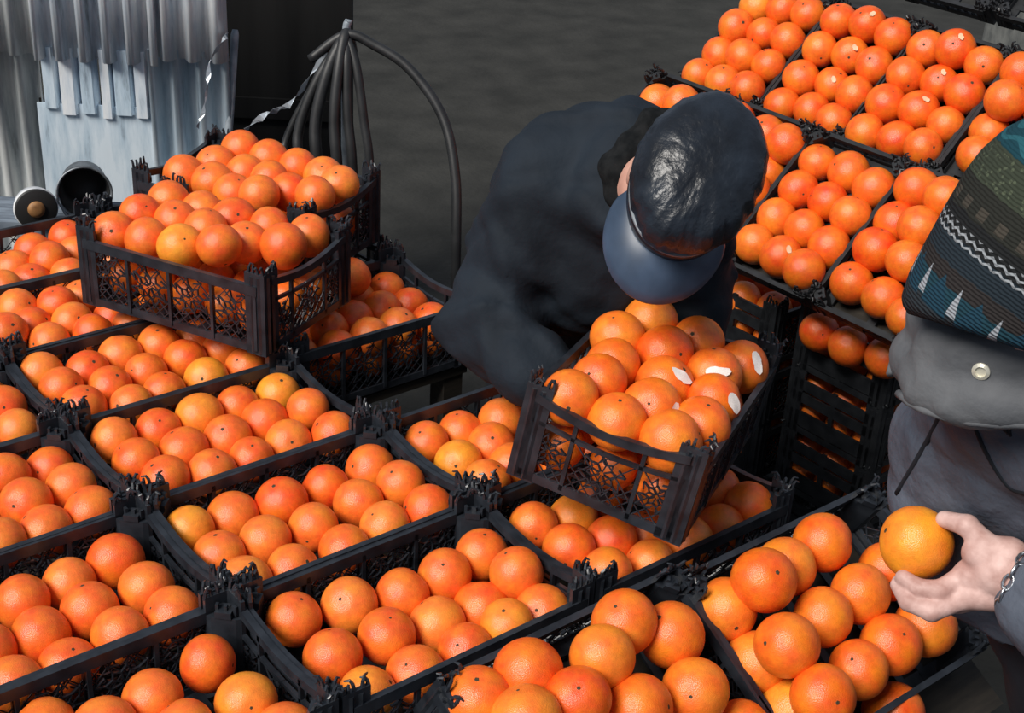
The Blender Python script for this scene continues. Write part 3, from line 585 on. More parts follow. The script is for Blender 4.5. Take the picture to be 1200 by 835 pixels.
ROWS = {  # crate: (what the label calls the crate, side counted from, [(row name, how many)])
 'G': ('bottom edge crate at left', 'right', [('back', 3), ('middle', 3), ('front', 1)]),
 'H': ('the bottom centre crate', 'left', [('back', 5), ('middle', 5), ('front', 5)]),
 'I': ('the crate under the tilted crate', 'left', [('back', 2), ('middle', 3), ('front', 2), ('shaded right back', 2), ('shaded right front', 2)]),
 'F': ('the lower left corner crate', 'right', [('back', 3), ('middle', 4), ('front', 4)]),
 'C': ('crate behind the bottom centre one', 'left', [('back', 5), ('middle', 5), ('front', 5)]),
 'E': ('crate half hidden by the tilted crate', 'left', [('back', 4), ('middle', 2), ('front', 2)]),
 'K': ('the left edge crate halfway up', 'right', [('back', 2), ('middle', 3), ('front', 3)]),
 'M': ('the two-orange left edge crate', 'left', [('back', 1), ('front', 1)]),
 'B': ('third crate back from bottom centre', 'left', [('back', 5), ('middle', 5), ('front', 5)]),
 'N': ('fourth crate back from bottom centre', 'left', [('back', 5), ('middle', 5), ('front', 5)]),
 'P': ('crate partly under front stacked crate', 'left', [('back', 3), ('middle', 4), ('front', 4)]),
 'Q': ('crate nearest the tin pail', 'left', [('back', 2), ('middle', 3), ('front', 3)]),
 'L': ('the shaded crate beside dark jacket', 'left', [('back', 4), ('third', 3), ('second', 2), ('nearest', 4)]),
 'S1': ('the front stacked crate', 'left', [('front', 7), ('middle', 3), ('back', 4)]),
 'S2': ('the rear stacked crate', 'left', [('back', 5), ('middle', 5), ('front', 4)]),
 'J': ('the tilted carried crate', 'left', [('front', 3), ('second', 3), ('third', 3), ('fourth', 3), ('back', 3)]),
 'T': ('the sloping bottom edge crate', 'left', [('back', 3), ('middle', 4), ('front', 2)]),
 'U': ('sloping crate under the hand', 'left', [('back', 4), ('middle', 5), ('front', 5)]),
 'V': ('', 'left', [('loose', 1)]),
 'a': ('top rack leftmost tray', 'left', [('top', 3), ('second', 3), ('third', 3), ('bottom', 3)]),
 'b': ('top rack second tray', 'left', [('top', 3), ('second', 3), ('third', 3), ('bottom', 3)]),
 'c': ('top rack third tray', 'left', [('top', 3), ('second', 3), ('third', 3), ('bottom', 3)]),
 'd': ('top rack tray at right edge', 'left', [('upper', 1), ('lower', 2)]),
 'e': ('rack tray behind leather cap', 'left', [('top', 3), ('second', 1), ('third', 1)]),
 'f': ('rack tray right of leather cap', 'left', [('top', 3), ('second', 3), ('third', 3), ('bottom', 3)]),
 'g': ('rack tray beside knitted cap', 'left', [('top', 1), ('second', 1), ('third', 1), ('bottom', 2)]),
 'z': ('rack tray behind jacket collar', 'left', [('top', 2)]),
 'h': ('low shaded crate beside leather cap', 'left', [('back', 2), ('front', 3)]),
 'i': ('low shaded crate beside grey coat', 'left', [('back', 3), ('front', 3)])}
def pxx(p):
    d = Vector(p[:3]) - CP; return (d.dot(CR)) / d.dot(CF)
rr = random.Random(11)
def hue(k):
    base = (.83, .150, .012) if k in 'abcdefgzhi' else ((.86, .176, .014) if k in ('J', 'T', 'U', 'V') else (.87, .178, .021))
    u = rr.gauss(0, 1); q = max(-1.6, min(2.0, u))
    c = (base[0] + .02 * q, base[1] * (1 + .17 * q), base[2] * (1 + .25 * q))
    if rr.random() < .035: c = (.89, .26, .024)
    return c
UPV = (Vector((0, 0, 1)) * .75 - CF * .55 - CR * .12).normalized()
def put_orange(k, x, y, z, r, label, col=None, tissue=None, sticker=None):
    i = rr.randrange(6); me, zt_ = OM[i]
    o = bpy.data.objects.new('orange', me); COL.objects.link(o); tag(o, label, 'orange', 'oranges in the crates')
    d = Vector((rr.gauss(0, 1), rr.gauss(0, 1), rr.gauss(0, 1)))
    ax = (UPV * 1.5 + d).normalized() if rr.random() < .75 else d.normalized()
    q = ax.to_track_quat('Z', 'Y').to_matrix().to_4x4() @ Matrix.Rotation(rr.uniform(0, 6.28), 4, 'Z')
    o.matrix_world = Matrix.Translation((x, y, z)) @ q @ Matrix.Scale(r, 4)
    o.color = (*(col or hue(k)), 1)
    c = bpy.data.objects.new('stem_button', CAL); COL.objects.link(c); c.parent = o; c.location = (0, 0, zt_ - .004); s = rr.uniform(.65, 1.15); c.scale = (s, s, 1)
    for mesh, dirs in ((TISS, tissue), ([LABL], sticker)):
        if dirs is not None:
            e = bpy.data.objects.new('torn_tissue' if mesh is TISS else 'round_sticker', mesh[rr.randrange(len(mesh))]); COL.objects.link(e); e.parent = o
            e['label'] = 'white torn tissue stuck on the peel' if mesh is TISS else 'small pale sticker'
            dl = (o.matrix_world.to_3x3().inverted() @ dirs).normalized(); e.rotation_mode = 'QUATERNION'; e.rotation_quaternion = dl.to_track_quat('Z', 'Y')
            if mesh is TISS: e.scale = (1.25, .72, 1.0)
    return o
YELLOW = {('S1', 2), ('B', 4), ('E', 4), ('N', 13), ('U', 9), ('C', 0)}
JT = {8: (.35, .35), 13: (.15, -.6), 11: (.1, -.2), 9: None, 6: None, 14: (.25, .1), 5: None}
JT = {7: (.45, .30), 11: (.0, .10), 8: (.50, -.02), 14: (.30, .15), 13: (.05, -.45), 4: (.65, -.2)}
for k, lst in ORANGES.items():
    if len(k) == 2 and k[1] == 'x': continue                            # fruit the photo hides: packed below
    phrase, side, rows = ROWS[k]; n0 = 0
    assert sum(c for _, c in rows) == len(lst), (k, len(lst))
    for rname, cnt in rows:
        ids = list(range(n0, n0 + cnt)); n0 += cnt
        order = sorted(ids, key=lambda i: pxx(lst[i]), reverse=(side == 'right'))
        for i in ids:
            if cnt == 1: lab = 'orange, %s row of %s' % (rname, phrase) if k != 'V' else 'loose orange below the sloping crate at right, cut by bottom edge'
            else: lab = '%s orange from the %s, %s row of %s' % (ORD[order.index(i)], side, rname, phrase)
            tis = st = None
            if k == 'J' and i in JT: tis = CR * JT[i][0] + CU * JT[i][1] - CF * .75
            if (k in 'bc' and i % 3 == 1 and i < 10) or (k, i) in (('h', 1), ('f', 10)): st = -CF + CU * .3 + Vector((rr.uniform(-.2, .2), 0, rr.uniform(-.2, .3)))
            put_orange(k, *lst[i], lab, (.92, .31, .026) if (k, i) in YELLOW else None, tis, st)
# the fruit below the top layer, seen only as glimpses through the crate lattices: one packed mass
pack = []
def under(k, nx, ny, z, r, sh=0):
    mw = CRATE[k].matrix_world.copy() if isinstance(k, str) else k
    for i in range(nx):
        for j in range(ny):
            p = mw @ Vector((sh + (i - (nx - 1) / 2) * .074 + rr.uniform(-.003, .003), (j - (ny - 1) / 2) * .078 + rr.uniform(-.003, .003), z)); pack.append((p, r))
for k in ('dx', 'gx', 'ex'): pack += [(Vector(q[:3]), q[3]) for q in ORANGES[k]]
have = [(Vector(q[:3]), q[3]) for l in ORANGES.values() for q in l]
def fill(k, nx, ny, px_, py_, z, r, lim):
    mw = CRATE[k].matrix_world.copy()
    for i in range(nx):
        for j in range(ny):
            p = mw @ Vector(((i - (nx - 1) / 2) * px_, (j - (ny - 1) / 2) * py_, z))
            if min((p - q).length - r - s for q, s in have) > -lim: pack.append((p, r)); have.append((p, r))
for k in 'GIFEKMPQL': fill(k, 5, 3, .0765, .080, .130 - .046 * S, .0375, .014)
for k in 'abcdefgz': fill(k, 4, 3, .084, .079, .044, .040, .018)
for k in ('T',): fill(k, 5, 3, .079, .085, .075, .040, .014)
for k in ('S1', 'S2', 'J', 'L'): under(k, 5, 3, .045, .0365)
for k in ('h', 'i'): under(k, 4, 3, .045, .036, -.036)
for o in list(bpy.data.objects):
    if o.name.startswith('slotted_crate') and 'top crate' not in o['label'] and 'bottom' not in o['label']: under(o.matrix_world.copy(), 4, 3, .043, .036, -.036); under(o.matrix_world.copy(), 4, 3, .098, .036, -.036)
V, F, off = [], [], 0
lowm = orange_mesh(2, 14, 9)[0]; vs0 = np.array([v.co[:] for v in lowm.vertices]); fs0 = [tuple(p.vertices) for p in lowm.polygons]
for p, r in pack: V.append(vs0 * r + np.array(p)); F += [tuple(i + off for i in f) for f in fs0]; off += len(vs0)
me = bpy.data.meshes.new('packed_oranges'); me.from_pydata(np.concatenate(V).tolist(), [], F); me.materials.append(M['peel_packed']); smooth(me)
o = obj('packed_oranges', me); o.color = (.82, .17, .014, 1); tag(o, 'remaining oranges packed below and behind the ones in plain view', 'oranges', None, 'stuff')
bpy.data.meshes.remove(lowm)

# ------------------------------------------------------------------ people
def head_parts(mw, skin_h=.0042, neck=True):
    pr = [ell((0, -.012, .03), (.074, .094, .088)), ell((0, .02, -.03), (.060, .072, .085)), cap_((-.018, .058, -.088), (.018, .058, -.088), .028, .028),
          cap_((0, .094, .008), (0, .114, -.030), .009, .015), cap_((-.014, .098, -.036), (.014, .098, -.036), .010, .010),
          cap_((-.040, .080, .024), (.040, .080, .024), .013, .013), cap_((-.018, .088, -.062), (.018, .088, -.062), .008, .008), cap_((-.016, .086, -.074), (.016, .086, -.074), .009, .009),
          ell((-.045, .066, -.022), (.022, .022, .02)), ell((.045, .066, -.022), (.022, .022, .02)),
          ell((-.077, -.012, -.008), (.011, .022, .034)), ell((.077, -.012, -.008), (.011, .022, .034)),
          cap_((0, -.02, -.06), (0, -.045, -.17), .054, .060)]
    if not neck: pr = pr[:-1]
    hol = lambda X: np.maximum.reduce([.0125 - np.linalg.norm(X - np.array((s * .032, .094, .004)), axis=-1) for s in (-1, 1)])
    return xf(nets(pr, skin_h, .016, cut=hol), mw)
def eyes(mw, parent):
    for s in (-1, 1):
        bm = bmesh.new(); bmesh.ops.create_uvsphere(bm, u_segments=14, v_segments=10, radius=.0115, matrix=mw @ Matrix.Translation((s * .032, .083, .004)))
        smooth(obj('eye', bm, M['eye'], parent).data)
def folds(a, s, ph=0.):
    return lambda X: a * (np.sin(X[..., 0] * 31 * s + 7 * np.sin(X[..., 2] * 11 * s + ph)) * .6 + np.sin(X[..., 2] * 37 * s + 6 * np.sin(X[..., 1] * 13 * s + ph) + 3 * np.sin(X[..., 0] * 17 * s)) + .5 * np.sin(X[..., 1] * 53 * s + 5 * np.sin(X[..., 2] * 19 * s)))
def fist(w, fwd, palm, s=1.):
    """a hand closed round an edge: palm, four bent fingers of unequal length, thumb; w wrist, fwd knuckle direction, palm normal"""
    w = Vector(w); f = Vector(fwd).normalized(); p = (Vector(palm) - f * Vector(palm).dot(f)).normalized(); a = f.cross(p)
    pr = []; P = lambda u, v, q: w + f * u * s + a * v * s + p * q * s
    pr += [cap_(P(0, 0, 0), P(.045, .0, 0), .026 * s, .030 * s)]
    for i, L in enumerate((.92, 1., .95, .8)):
        v = (i - 1.5) * .0195
        k0, k1, k2, k3 = P(.03, v * .7, 0), P(.085, v, .002), P(.085 + .022 * L, v, .034 * L), P(.065 + .018 * L, v, .058 * L)
        pr += [cap_(k0, k1, .011 * s, .0105 * s), cap_(k1, k2, .0098 * s, .009 * s), cap_(k2, k3, .0088 * s, .0075 * s)]
    pr += [cap_(P(.012, -.028, .006), P(.045, -.046, .028), .013 * s, .011 * s), cap_(P(.045, -.046, .028), P(.068, -.038, .052), .0105 * s, .0085 * s)]
    return pr

# --- the man bending over the tilted crate
f0 = (-.43 * CR - .90 * CU).normalized(); u0 = -CF; th = R(14)
fw1 = (f0 * math.cos(th) + u0 * math.sin(th)).normalized(); up1 = (u0 * math.cos(th) - f0 * math.sin(th)).normalized(); rt1 = fw1.cross(up1).normalized()
H1 = frame(Vector((1.073, .151, .470)) - up1 * .042 - CR * .004 + CU * .022, rt1, fw1, up1) @ Matrix.Diagonal((.88, 1, 1, 1))
hipc = Vector((1.37, .66, -.02)); ax1 = Vector((.59, -.80, 0))
legs = []
for s, kn, an in ((-1, (1.28, .69, -.39), (1.325, .76, -.69)), (1, (1.40, .535, -.39), (1.45, .585, -.69))):
    h = hipc + ax1 * s * .085; legs.append((h, Vector(kn), Vector(an)))
sk = [cap_((1.37, .66, -.04), (1.29, .54, .20), .12, .115), cap_((1.29, .54, .20), (1.19, .40, .38), .115, .10), cap_((1.10, .45, .39), (1.22, .30, .43), .055, .055),
      cap_((1.18, .38, .42), (1.11, .25, .45), .055, .052)]
for h, k_, a_ in legs: sk += chain([(*h, .075), (*k_, .05), (*a_, .035)])
sk += chain([(1.09, .46, .40, .05), (.995, .475, .165, .042), (.985, .315, .13, .028)]) + chain([(1.23, .29, .43, .05), (1.31, .34, .20, .042), (1.255, .27, .13, .028)])
hR = fist((.985, .312, .128), (.25, -.95, -.1), (.5, .1, .8)); hL = fist((1.255, .272, .128), (-.5, -.8, -.15), (-.6, .2, .8))
parts = [nets(sk, .012, .03), head_parts(H1), nets(hR, .004, .006), nets(hL, .004, .006)]
man = obj('person', mesh_vf('body', parts), M['skin'])
tag(man, 'man in black leather cap and dark navy jacket bending over the tilted crate', 'person')
eyes(H1, man)
jk = [cap_((1.40, .69, -.13), (1.37, .66, .02), .150, .155), cap_((1.37, .66, .02), (1.28, .53, .22), .155, .162), cap_((1.28, .53, .22), (1.18, .39, .385), .162, .135),
      cap_((1.09, .46, .39), (1.22, .31, .425), .080, .075), ell((1.19, .43, .41), (.12, .12, .11)), ell((1.15, .43, .27), (.12, .13, .14))]
jk += chain([(1.09, .46, .40, .082), (1.0, .475, .165, .072), (.985, .345, .135, .054)]) + chain([(1.225, .295, .43, .072), (1.31, .34, .20, .066), (1.265, .285, .135, .052)])
hm = lambda X: -.16 - X[..., 2]
o = obj('jacket', mesh_vf('jacket', [nets(jk, .0085, .026, warp=lambda X: folds(.0050, .6)(X) + folds(.0028, 1.5, 2.)(X) - .010 * np.exp(-((np.sin(X[..., 2] * 24 + X[..., 0] * 30 + 2 * np.sin(X[..., 1] * 14)) - 1) / .25) ** 2), cut=hm)]), M['navy'], man); o['label'] = 'dark navy padded jacket'
cl = []
for q in range(9):
    a = R(-150 + 300 * q / 8) + R(90)
    c = Vector((1.158, .278, .452)); n_ = Vector((-.35, -.75, .25)).normalized(); x_ = n_.orthogonal().normalized(); y_ = n_.cross(x_)
    cl.append(c + x_ * math.cos(a) * .070 + y_ * math.sin(a) * .070)
pr = [cap_(a, b, .026, .026) for a, b in zip(cl, cl[1:] + cl[:1])]
o = obj('collar', mesh_vf('collar', [nets(pr, .006, .02, warp=folds(.0025, 2))]), M['collar'], man); o['label'] = 'black pile collar standing round the neck'
tr_ = []
for h, k_, a_ in legs: tr_ += chain([(*h, .10), (*k_, .076), (*(a_ + Vector((0, 0, -.01))), .066)])
tr_ += [cap_(hipc + ax1 * -.06, hipc + ax1 * .06, .125, .125)]
obj('trousers', mesh_vf('trousers', [nets(tr_, .011, .03, warp=folds(.003, .9))]), M['trouser'], man)
def shoe(an, d, parent):
    d = Vector(d).normalized(); a = Vector((an[0], an[1], GZ + .045))
    pr = [cap_(a - d * .045, a + d * .12 + Vector((0, 0, -.006)), .042, .036), cap_(a - d * .03, Vector(an), .045, .05)]
    obj('shoe', mesh_vf('shoe', [nets(pr, .006, .02, cut=lambda X: GZ + .002 - X[..., 2])]), M['shoe'], parent)
for h, k_, a_ in legs: shoe(a_, (-.8, -.59, 0), man)
# leather cap: gathered crown, band, visor, cord
cp = bpy.data.objects.new('leather_cap', bpy.data.meshes.new('leather_cap')); COL.objects.link(cp)
CW = H1 @ Matrix.Translation((-.010, -.006, .057)) @ Matrix.Diagonal((.955, .99, .95, 1))
bm = bmesh.new(); N = 72
def crownP(t, a):
    prof = [(.098, -.012), (.103, .0), (.112, .022), (.112, .048), (.098, .074), (.070, .090), (.035, .097), (0, .098)]
    u = t * (len(prof) - 1); i = min(int(u), len(prof) - 2); q = u - i; r = prof[i][0] * (1 - q) + prof[i + 1][0] * q; z = prof[i][1] * (1 - q) + prof[i + 1][1] * q
    g = 1.9 * (.0013 * math.sin(13 * a + 3 * math.sin(2 * a) + 2 * math.sin(5 * t)) + .0012 * math.sin(31 * a + t * 5 + 2 * math.sin(3 * a)) + .0016 * math.sin(5 * a + 4 * t)) * max(0, math.sin(math.pi * min(1, t * 1.1))) ** .8 * (.35 + .65 * max(0, math.cos(a - R(110))))
    return Vector(((r + g) * math.cos(a) * .94, (r + g) * math.sin(a) * 1.10, z + .010 * math.cos(a - math.pi / 2) * (1 - t) + g * .5))
rings = [[bm.verts.new(crownP(t / 22, 2 * math.pi * k / N)) for k in range(N)] for t in range(22)]; top = bm.verts.new(crownP(1, 0))
for p, q in zip(rings, rings[1:]):
    for k in range(N): bm.faces.new((p[k], p[(k + 1) % N], q[(k + 1) % N], q[k]))
for k in range(N): bm.faces.new((rings[-1][k], rings[-1][(k + 1) % N], top))
bm.to_mesh(cp.data); bm.free(); smooth(cp.data); cp.data.materials.append(M['leather']); cp.parent = man; cp.matrix_world = CW; cp['label'] = 'black leather cap with gathered crown'
bm = bmesh.new()
def ringband(z0, z1, r0, r1, th_, a0=0, a1=2 * math.pi, sy=1.10, sx=.94):
    n = 60; pv = None
    for k in range(n + 1):
        a = a0 + (a1 - a0) * k / n; c, s = math.cos(a) * sx, math.sin(a) * sy; zz = .010 * math.sin(a)
        q = [bm.verts.new((c * r, s * r, z + zz)) for r, z in ((r0, z0), (r0 + th_, z0), (r1 + th_, z1), (r1, z1))]
        if pv:
            for i in range(4): bm.faces.new((pv[i], q[i], q[(i + 1) % 4], pv[(i + 1) % 4]))
        pv = q
ringband(-.034, -.004, .0985, .1005, .006)
o = obj('cap_band', bm, M['leather'], cp); smooth(o.data)
bm = bmesh.new(); ringband(-.002, .003, .1035, .1035, .004, R(200), R(-20)); o = obj('cap_cord', bm, M['iron'], cp); o['label'] = 'grey cord above the visor'
bm = bmesh.new(); n = 40; pv = None                                    # visor
for k in range(n + 1):
    a = R(90 - 72 + 144 * k / n); e = math.cos((a - math.pi / 2) * 90 / 72)
    e = max(0, e) ** .55; c, s = math.cos(a), math.sin(a); row = []
    for j in range(7):
        v = j / 6; r = .099 + v * .058 * e; z = -.026 + .010 * s - .030 * v * v * e - .012 * v + .014 * (c * c) * -1
        row.append((c * r * .94, s * r * 1.10, z))
    q = [bm.verts.new(p) for p in row] + [bm.verts.new((p[0], p[1], p[2] - .004)) for p in row[::-1]]
    if pv:
        for i in range(14): bm.faces.new((pv[i], pv[(i + 1) % 14], q[(i + 1) % 14], q[i]))
    else: bm.faces.new(q)
    pv = q
bm.faces.new(pv[::-1]); o = obj('cap_visor', bm, M['visor'], cp); smooth(o.data); o['label'] = 'blue-black visor pointing down'
bm = bmesh.new(); lathe(bm, [(.108, -.03), (.104, -.055), (.100, -.055), (.100, -.03)], 40, tr=lambda p: Vector((p.x * .80, p.y * .98 - .012, p.z + .003)))
for v in list(bm.verts):
    if v.co.y > .055: v.co.z = -.03
o = obj('hair', bm, M['hair'], man); o.matrix_world = CW; smooth(o.data)
bm = bmesh.new(); bmesh.ops.create_uvsphere(bm, u_segments=10, v_segments=8, radius=.006, matrix=H1 @ Matrix.Translation((-.094, .0, .015))); o = obj('cap_stud', bm, M['snap'], cp); o.matrix_parent_inverse = cp.matrix_world.inverted()

# --- the customer at the right edge
f2h = Vector((-.76, .65, 0)).normalized(); bw = R(48)
fw2 = (f2h * math.cos(bw) - Vector((0, 0, 1)) * math.sin(bw)).normalized(); up2 = (f2h * math.sin(bw) + Vector((0, 0, 1)) * math.cos(bw)).normalized(); rt2 = fw2.cross(up2).normalized()
HC = Vector((.812, -.542, .690)); H2 = frame(HC + CR * .020 + Vector((0, 0, -.020)) - fw2 * .026, rt2, fw2, up2)
hip2 = Vector((1.16, -.63, -.02)); ax2 = Vector((.65, .76, 0)); legs2 = []
for s, kn, an in ((-1, (1.05, -.70, -.38), (1.09, -.71, -.69)), (1, (1.16, -.57, -.38), (1.20, -.58, -.69))): legs2.append((hip2 + ax2 * s * .085, Vector(kn), Vector(an)))
sk = [cap_((1.16, -.63, -.04), (1.09, -.555, .2), .11, .11), cap_((1.09, -.555, .2), (.99, -.48, .45), .11, .10), cap_((.86, -.63, .50), (1.09, -.37, .50), .055, .055), cap_((.96, -.50, .5), (.850, -.535, .645), .055, .052)]
for h, k_, a_ in legs2: sk += chain([(*h, .075), (*k_, .05), (*a_, .035)])
sk += chain([(.86, -.64, .50, .05), (.835, -.77, .27, .042), (.845, -.560, .362, .028)]) + chain([(1.10, -.36, .50, .05), (1.21, -.47, .24, .042), (1.21, -.52, .02, .028)])
# left hand holding the orange
OC = Vector((.824, -.456, .349)); OR_ = .0385
hd = [cap_((.852, -.575, .352), (.843, -.545, .360), .027, .030), ell((.838, -.535, .354), (.024, .026, .030)),
      cap_((.846, -.545, .375), (.834, -.522, .371), .021, .019), cap_((.845, -.552, .345), (.828, -.522, .345), .024, .019), cap_((.842, -.553, .338), (.818, -.528, .330), .020, .015)]
def fing(pts): return chain(pts)
hd += fing([(.838, -.535, .352, .0145), (.824, -.516, .343, .0120), (.800, -.508, .331, .0108), (.789, -.491, .3275, .0097), (.787, -.471, .330, .0082)])
hd += fing([(.836, -.542, .340, .0140), (.815, -.526, .327, .0118), (.786, -.511, .313, .0104), (.779, -.488, .313, .0094), (.787, -.467, .318, .0078)])
hd += fing([(.838, -.545, .332, .0130), (.818, -.522, .318, .0112), (.797, -.500, .305, .0100), (.795, -.478, .306, .0090), (.803, -.458, .309, .0076)])
hd += fing([(.842, -.545, .328, .0115), (.828, -.517, .313, .0096), (.816, -.494, .302, .0086), (.817, -.476, .302, .0078), (.824, -.462, .304, .0068)])
hd += fing([(.843, -.538, .372, .0165), (.836, -.521, .382, .0130), (.834, -.501, .3925, .0112), (.832, -.476, .3870, .0088)])
hR2 = fist((1.21, -.52, .02), (-.3, .1, -1), (-.6, -.5, 0))
parts = [nets(sk, .012, .03), head_parts(H2, neck=False), nets(hd, .0022, .0028), nets(hR2, .004, .006)]
cus = obj('person', mesh_vf('body', parts), M['hand'])
tag(cus, 'person in patterned knitted cap and grey-blue coat holding up an orange', 'person')
eyes(H2, cus)
def nail(p, n_, d, parent):
    n_ = Vector(n_).normalized(); d = Vector(d).normalized(); s = d.cross(n_).normalized(); n_ = s.cross(d)
    bm = bmesh.new(); bmesh.ops.create_uvsphere(bm, u_segments=12, v_segments=8, radius=1, matrix=frame(Vector(p), s * .0055, d * .0070, n_ * .0022)); smooth(obj('fingernail', bm, M['nail'], parent).data)
nail(Vector((.8325, -.4785, .3935)), (0, -.15, 1), (-.1, .95, -.1), cus)
nail(Vector((.782, -.476, .3275)), (-.75, -.5, -.3), (.0, .9, .15), cus)
held = put_orange('U', OC.x, OC.y, OC.z, OR_, 'large bright orange held up in the hand of the person at right', (.92, .30, .02))
held['group'] = 'oranges in the crates'
ct = [cap_((1.17, -.64, -.08), (1.14, -.61, .06), .155, .145), cap_((1.14, -.61, .06), (1.075, -.545, .25), .145, .140), cap_((1.075, -.545, .25), (.995, -.48, .42), .140, .132),
      cap_((.865, -.63, .49), (1.09, -.37, .49), .075, .075), cap_((.94, -.50, .50), (.862, -.512, .585), .115, .085), ell((.965, -.430, .38), (.092, .092, .12)), ell((1.0, -.45, .27), (.09, .09, .10))]
cs = chain([(.86, -.64, .50, .078), (.835, -.775, .28, .072), (.852, -.600, .347, .048)]) + chain([(1.10, -.37, .50, .075), (1.21, -.47, .24, .07), (1.21, -.515, .04, .055)])
quilt = lambda X: .008 * np.abs(np.sin(X[..., 2] * 38 + 2 * np.sin(X[..., 0] * 9))) ** .6 * -1 + folds(.0022, 1.1, 1.)(X)
o = obj('coat', mesh_vf('coat', [nets(ct, .0075, .04, warp=quilt, cut=lambda X: .235 + .02 * np.sin(X[..., 0] * 40) - X[..., 2]), nets(cs, .0075, .03, warp=quilt)]), M['grey_coat'], cus); o['label'] = 'grey-blue quilted coat'
cl = []; cc = Vector((.842, -.512, .622)); n_ = Vector((-.22, .16, 1)).normalized(); x_ = f2h; x_ = (x_ - n_ * x_.dot(n_)).normalized(); y_ = n_.cross(x_)
for q in range(33):
    a = R(-170 + 340 * q / 32 + 180); cl.append(cc + x_ * math.cos(a) * .098 + y_ * math.sin(a) * .080)
lo_ = [a + (a - cc) * .13 - n_ * .030 for a in cl]; up_ = [a - (a - cc) * .05 + n_ * .012 for a in cl]
pr = [cap_(a, c, .0145, .0125) for a, c in zip(lo_, up_)] + [cap_(a, c, .0115, .0115) for a, c in zip(lo_, lo_[1:])] + [cap_(a, c, .0085, .0085) for a, c in zip(up_, up_[1:])]
o = obj('coat_collar', mesh_vf('coat_collar', [nets(pr, .0045, .022, warp=folds(.0012, 2.))]), M['coat_trim'], cus); o['label'] = 'paler grey standing collar'
bm = bmesh.new(); tube(bm, [a + (a - cc) * .19 - n_ * .004 for a in lo_], .0042, 8); o = obj('collar_piping', bm, M['coat_trim'], cus); smooth(o.data)
tr_ = []
for h, k_, a_ in legs2: tr_ += chain([(*h, .10), (*k_, .078), (*(a_ + Vector((0, 0, -.01))), .066)])
tr_ += [cap_(hip2 + ax2 * -.06, hip2 + ax2 * .06, .125, .125), cap_(hip2, (1.165, -.635, .0), .15, .15), cap_((1.165, -.635, .0), (1.065, -.535, .30), .15, .140)]
obj('trousers', mesh_vf('trousers', [nets(tr_, .011, .03, warp=folds(.003, .9))]), M['trouser'], cus)
for h, k_, a_ in legs2: shoe(a_, f2h, cus)
bm = bmesh.new()                                                      # steel bracelet at the cuff
wc = Vector((.848, -.562, .357)); wn = Vector((-.10, .90, .05)).normalized(); wx = wn.orthogonal().normalized(); wy = wn.cross(wx)
for q in range(16):
    a = 2 * math.pi * q / 16; c = wc + (wx * math.cos(a) + wy * math.sin(a)) * .036; tdir = (-wx * math.sin(a) + wy * math.cos(a)); oth = wn if q % 2 else (wx * math.cos(a) + wy * math.sin(a))
    tube(bm, [c + tdir * math.cos(t) * .0085 + oth * math.sin(t) * .005 for t in [2 * math.pi * i / 10 for i in range(11)]], .0017, 6, False)
o = obj('bracelet', bm, M['chain'], cus); smooth(o.data); o['label'] = 'steel chain bracelet at the cuff'

# knitted cap
m, t, b = mat('patterned_knit', (.05, .06, .06), .9, 0, .15)
tc = t.nodes.new('ShaderNodeTexCoord'); sp = t.nodes.new('ShaderNodeSeparateXYZ'); t.links.new(tc.outputs['Object'], sp.inputs[0])
def mth(op, a, b_=None, c_=None):
    n = t.nodes.new('ShaderNodeMath'); n.operation = op
    for i, v in enumerate((a, b_, c_)):
        if v is None: continue
        if isinstance(v, (int, float)): n.inputs[i].default_value = v
        else: t.links.new(v, n.inputs[i])
    return n.outputs[0]
ang = mth('ARCTAN2', sp.outputs[1], sp.outputs[0]); z = mth('ADD', sp.outputs[2], .028)
nz_ = node(t, 'ShaderNodeTexNoise', Scale=60., Detail=3.); t.links.new(tc.outputs['Object'], nz_.inputs['Vector'])
zz = mth('ADD', z, mth('MULTIPLY', mth('SUBTRACT', nz_.outputs['Fac'], .5), .010))
fz = mth('DIVIDE', mth('ADD', zz, .10), .23)
r = ramp(t, [(0, (.020, .022, .026)), (.14, (.022, .028, .034)), (.20, (.012, .042, .06)), (.30, (.025, .022, .022)), (.36, (.016, .024, .032)), (.46, (.012, .013, .014)), (.54, (.020, .021, .018)), (.66, (.035, .043, .03)), (.80, (.009, .045, .062))], 'CONSTANT'); t.links.new(fz, r.inputs[0])
def band(z0, z1): return mth('MULTIPLY', mth('GREATER_THAN', z, z0), mth('LESS_THAN', z, z1))
def mix(base, col, fac):
    n = t.nodes.new('ShaderNodeMix'); n.data_type = 'RGBA'; t.links.new(fac, n.inputs[0]); t.links.new(base, n.inputs[6])
    n.inputs[7].default_value = (*col, 1); return n.outputs[2]
saw = lambda f, ph=0: mth('FRACT', mth('ADD', mth('MULTIPLY', ang, f / 6.2832), ph))
col = r.outputs[0]
# white zigzag checks
tri = mth('ABSOLUTE', mth('SUBTRACT', saw(64), .5)); zig = mth('FRACT', mth('ADD', mth('MULTIPLY', z, 150.), tri))
col = mix(col, (.26, .28, .30), mth('MULTIPLY', band(.002, .016), mth('GREATER_THAN', zig, .62)))
# brown squares in the dark band
col = mix(col, (.05, .044, .036), mth('MULTIPLY', band(.028, .038), mth('LESS_THAN', saw(30), .45)))
# green speckle
vs_ = node(t, 'ShaderNodeTexVoronoi', Scale=170.); t.links.new(tc.outputs['Object'], vs_.inputs['Vector'])
col = mix(col, (.07, .085, .055), mth('MULTIPLY', band(.054, .082), mth('LESS_THAN', vs_.outputs['Distance'], .30)))
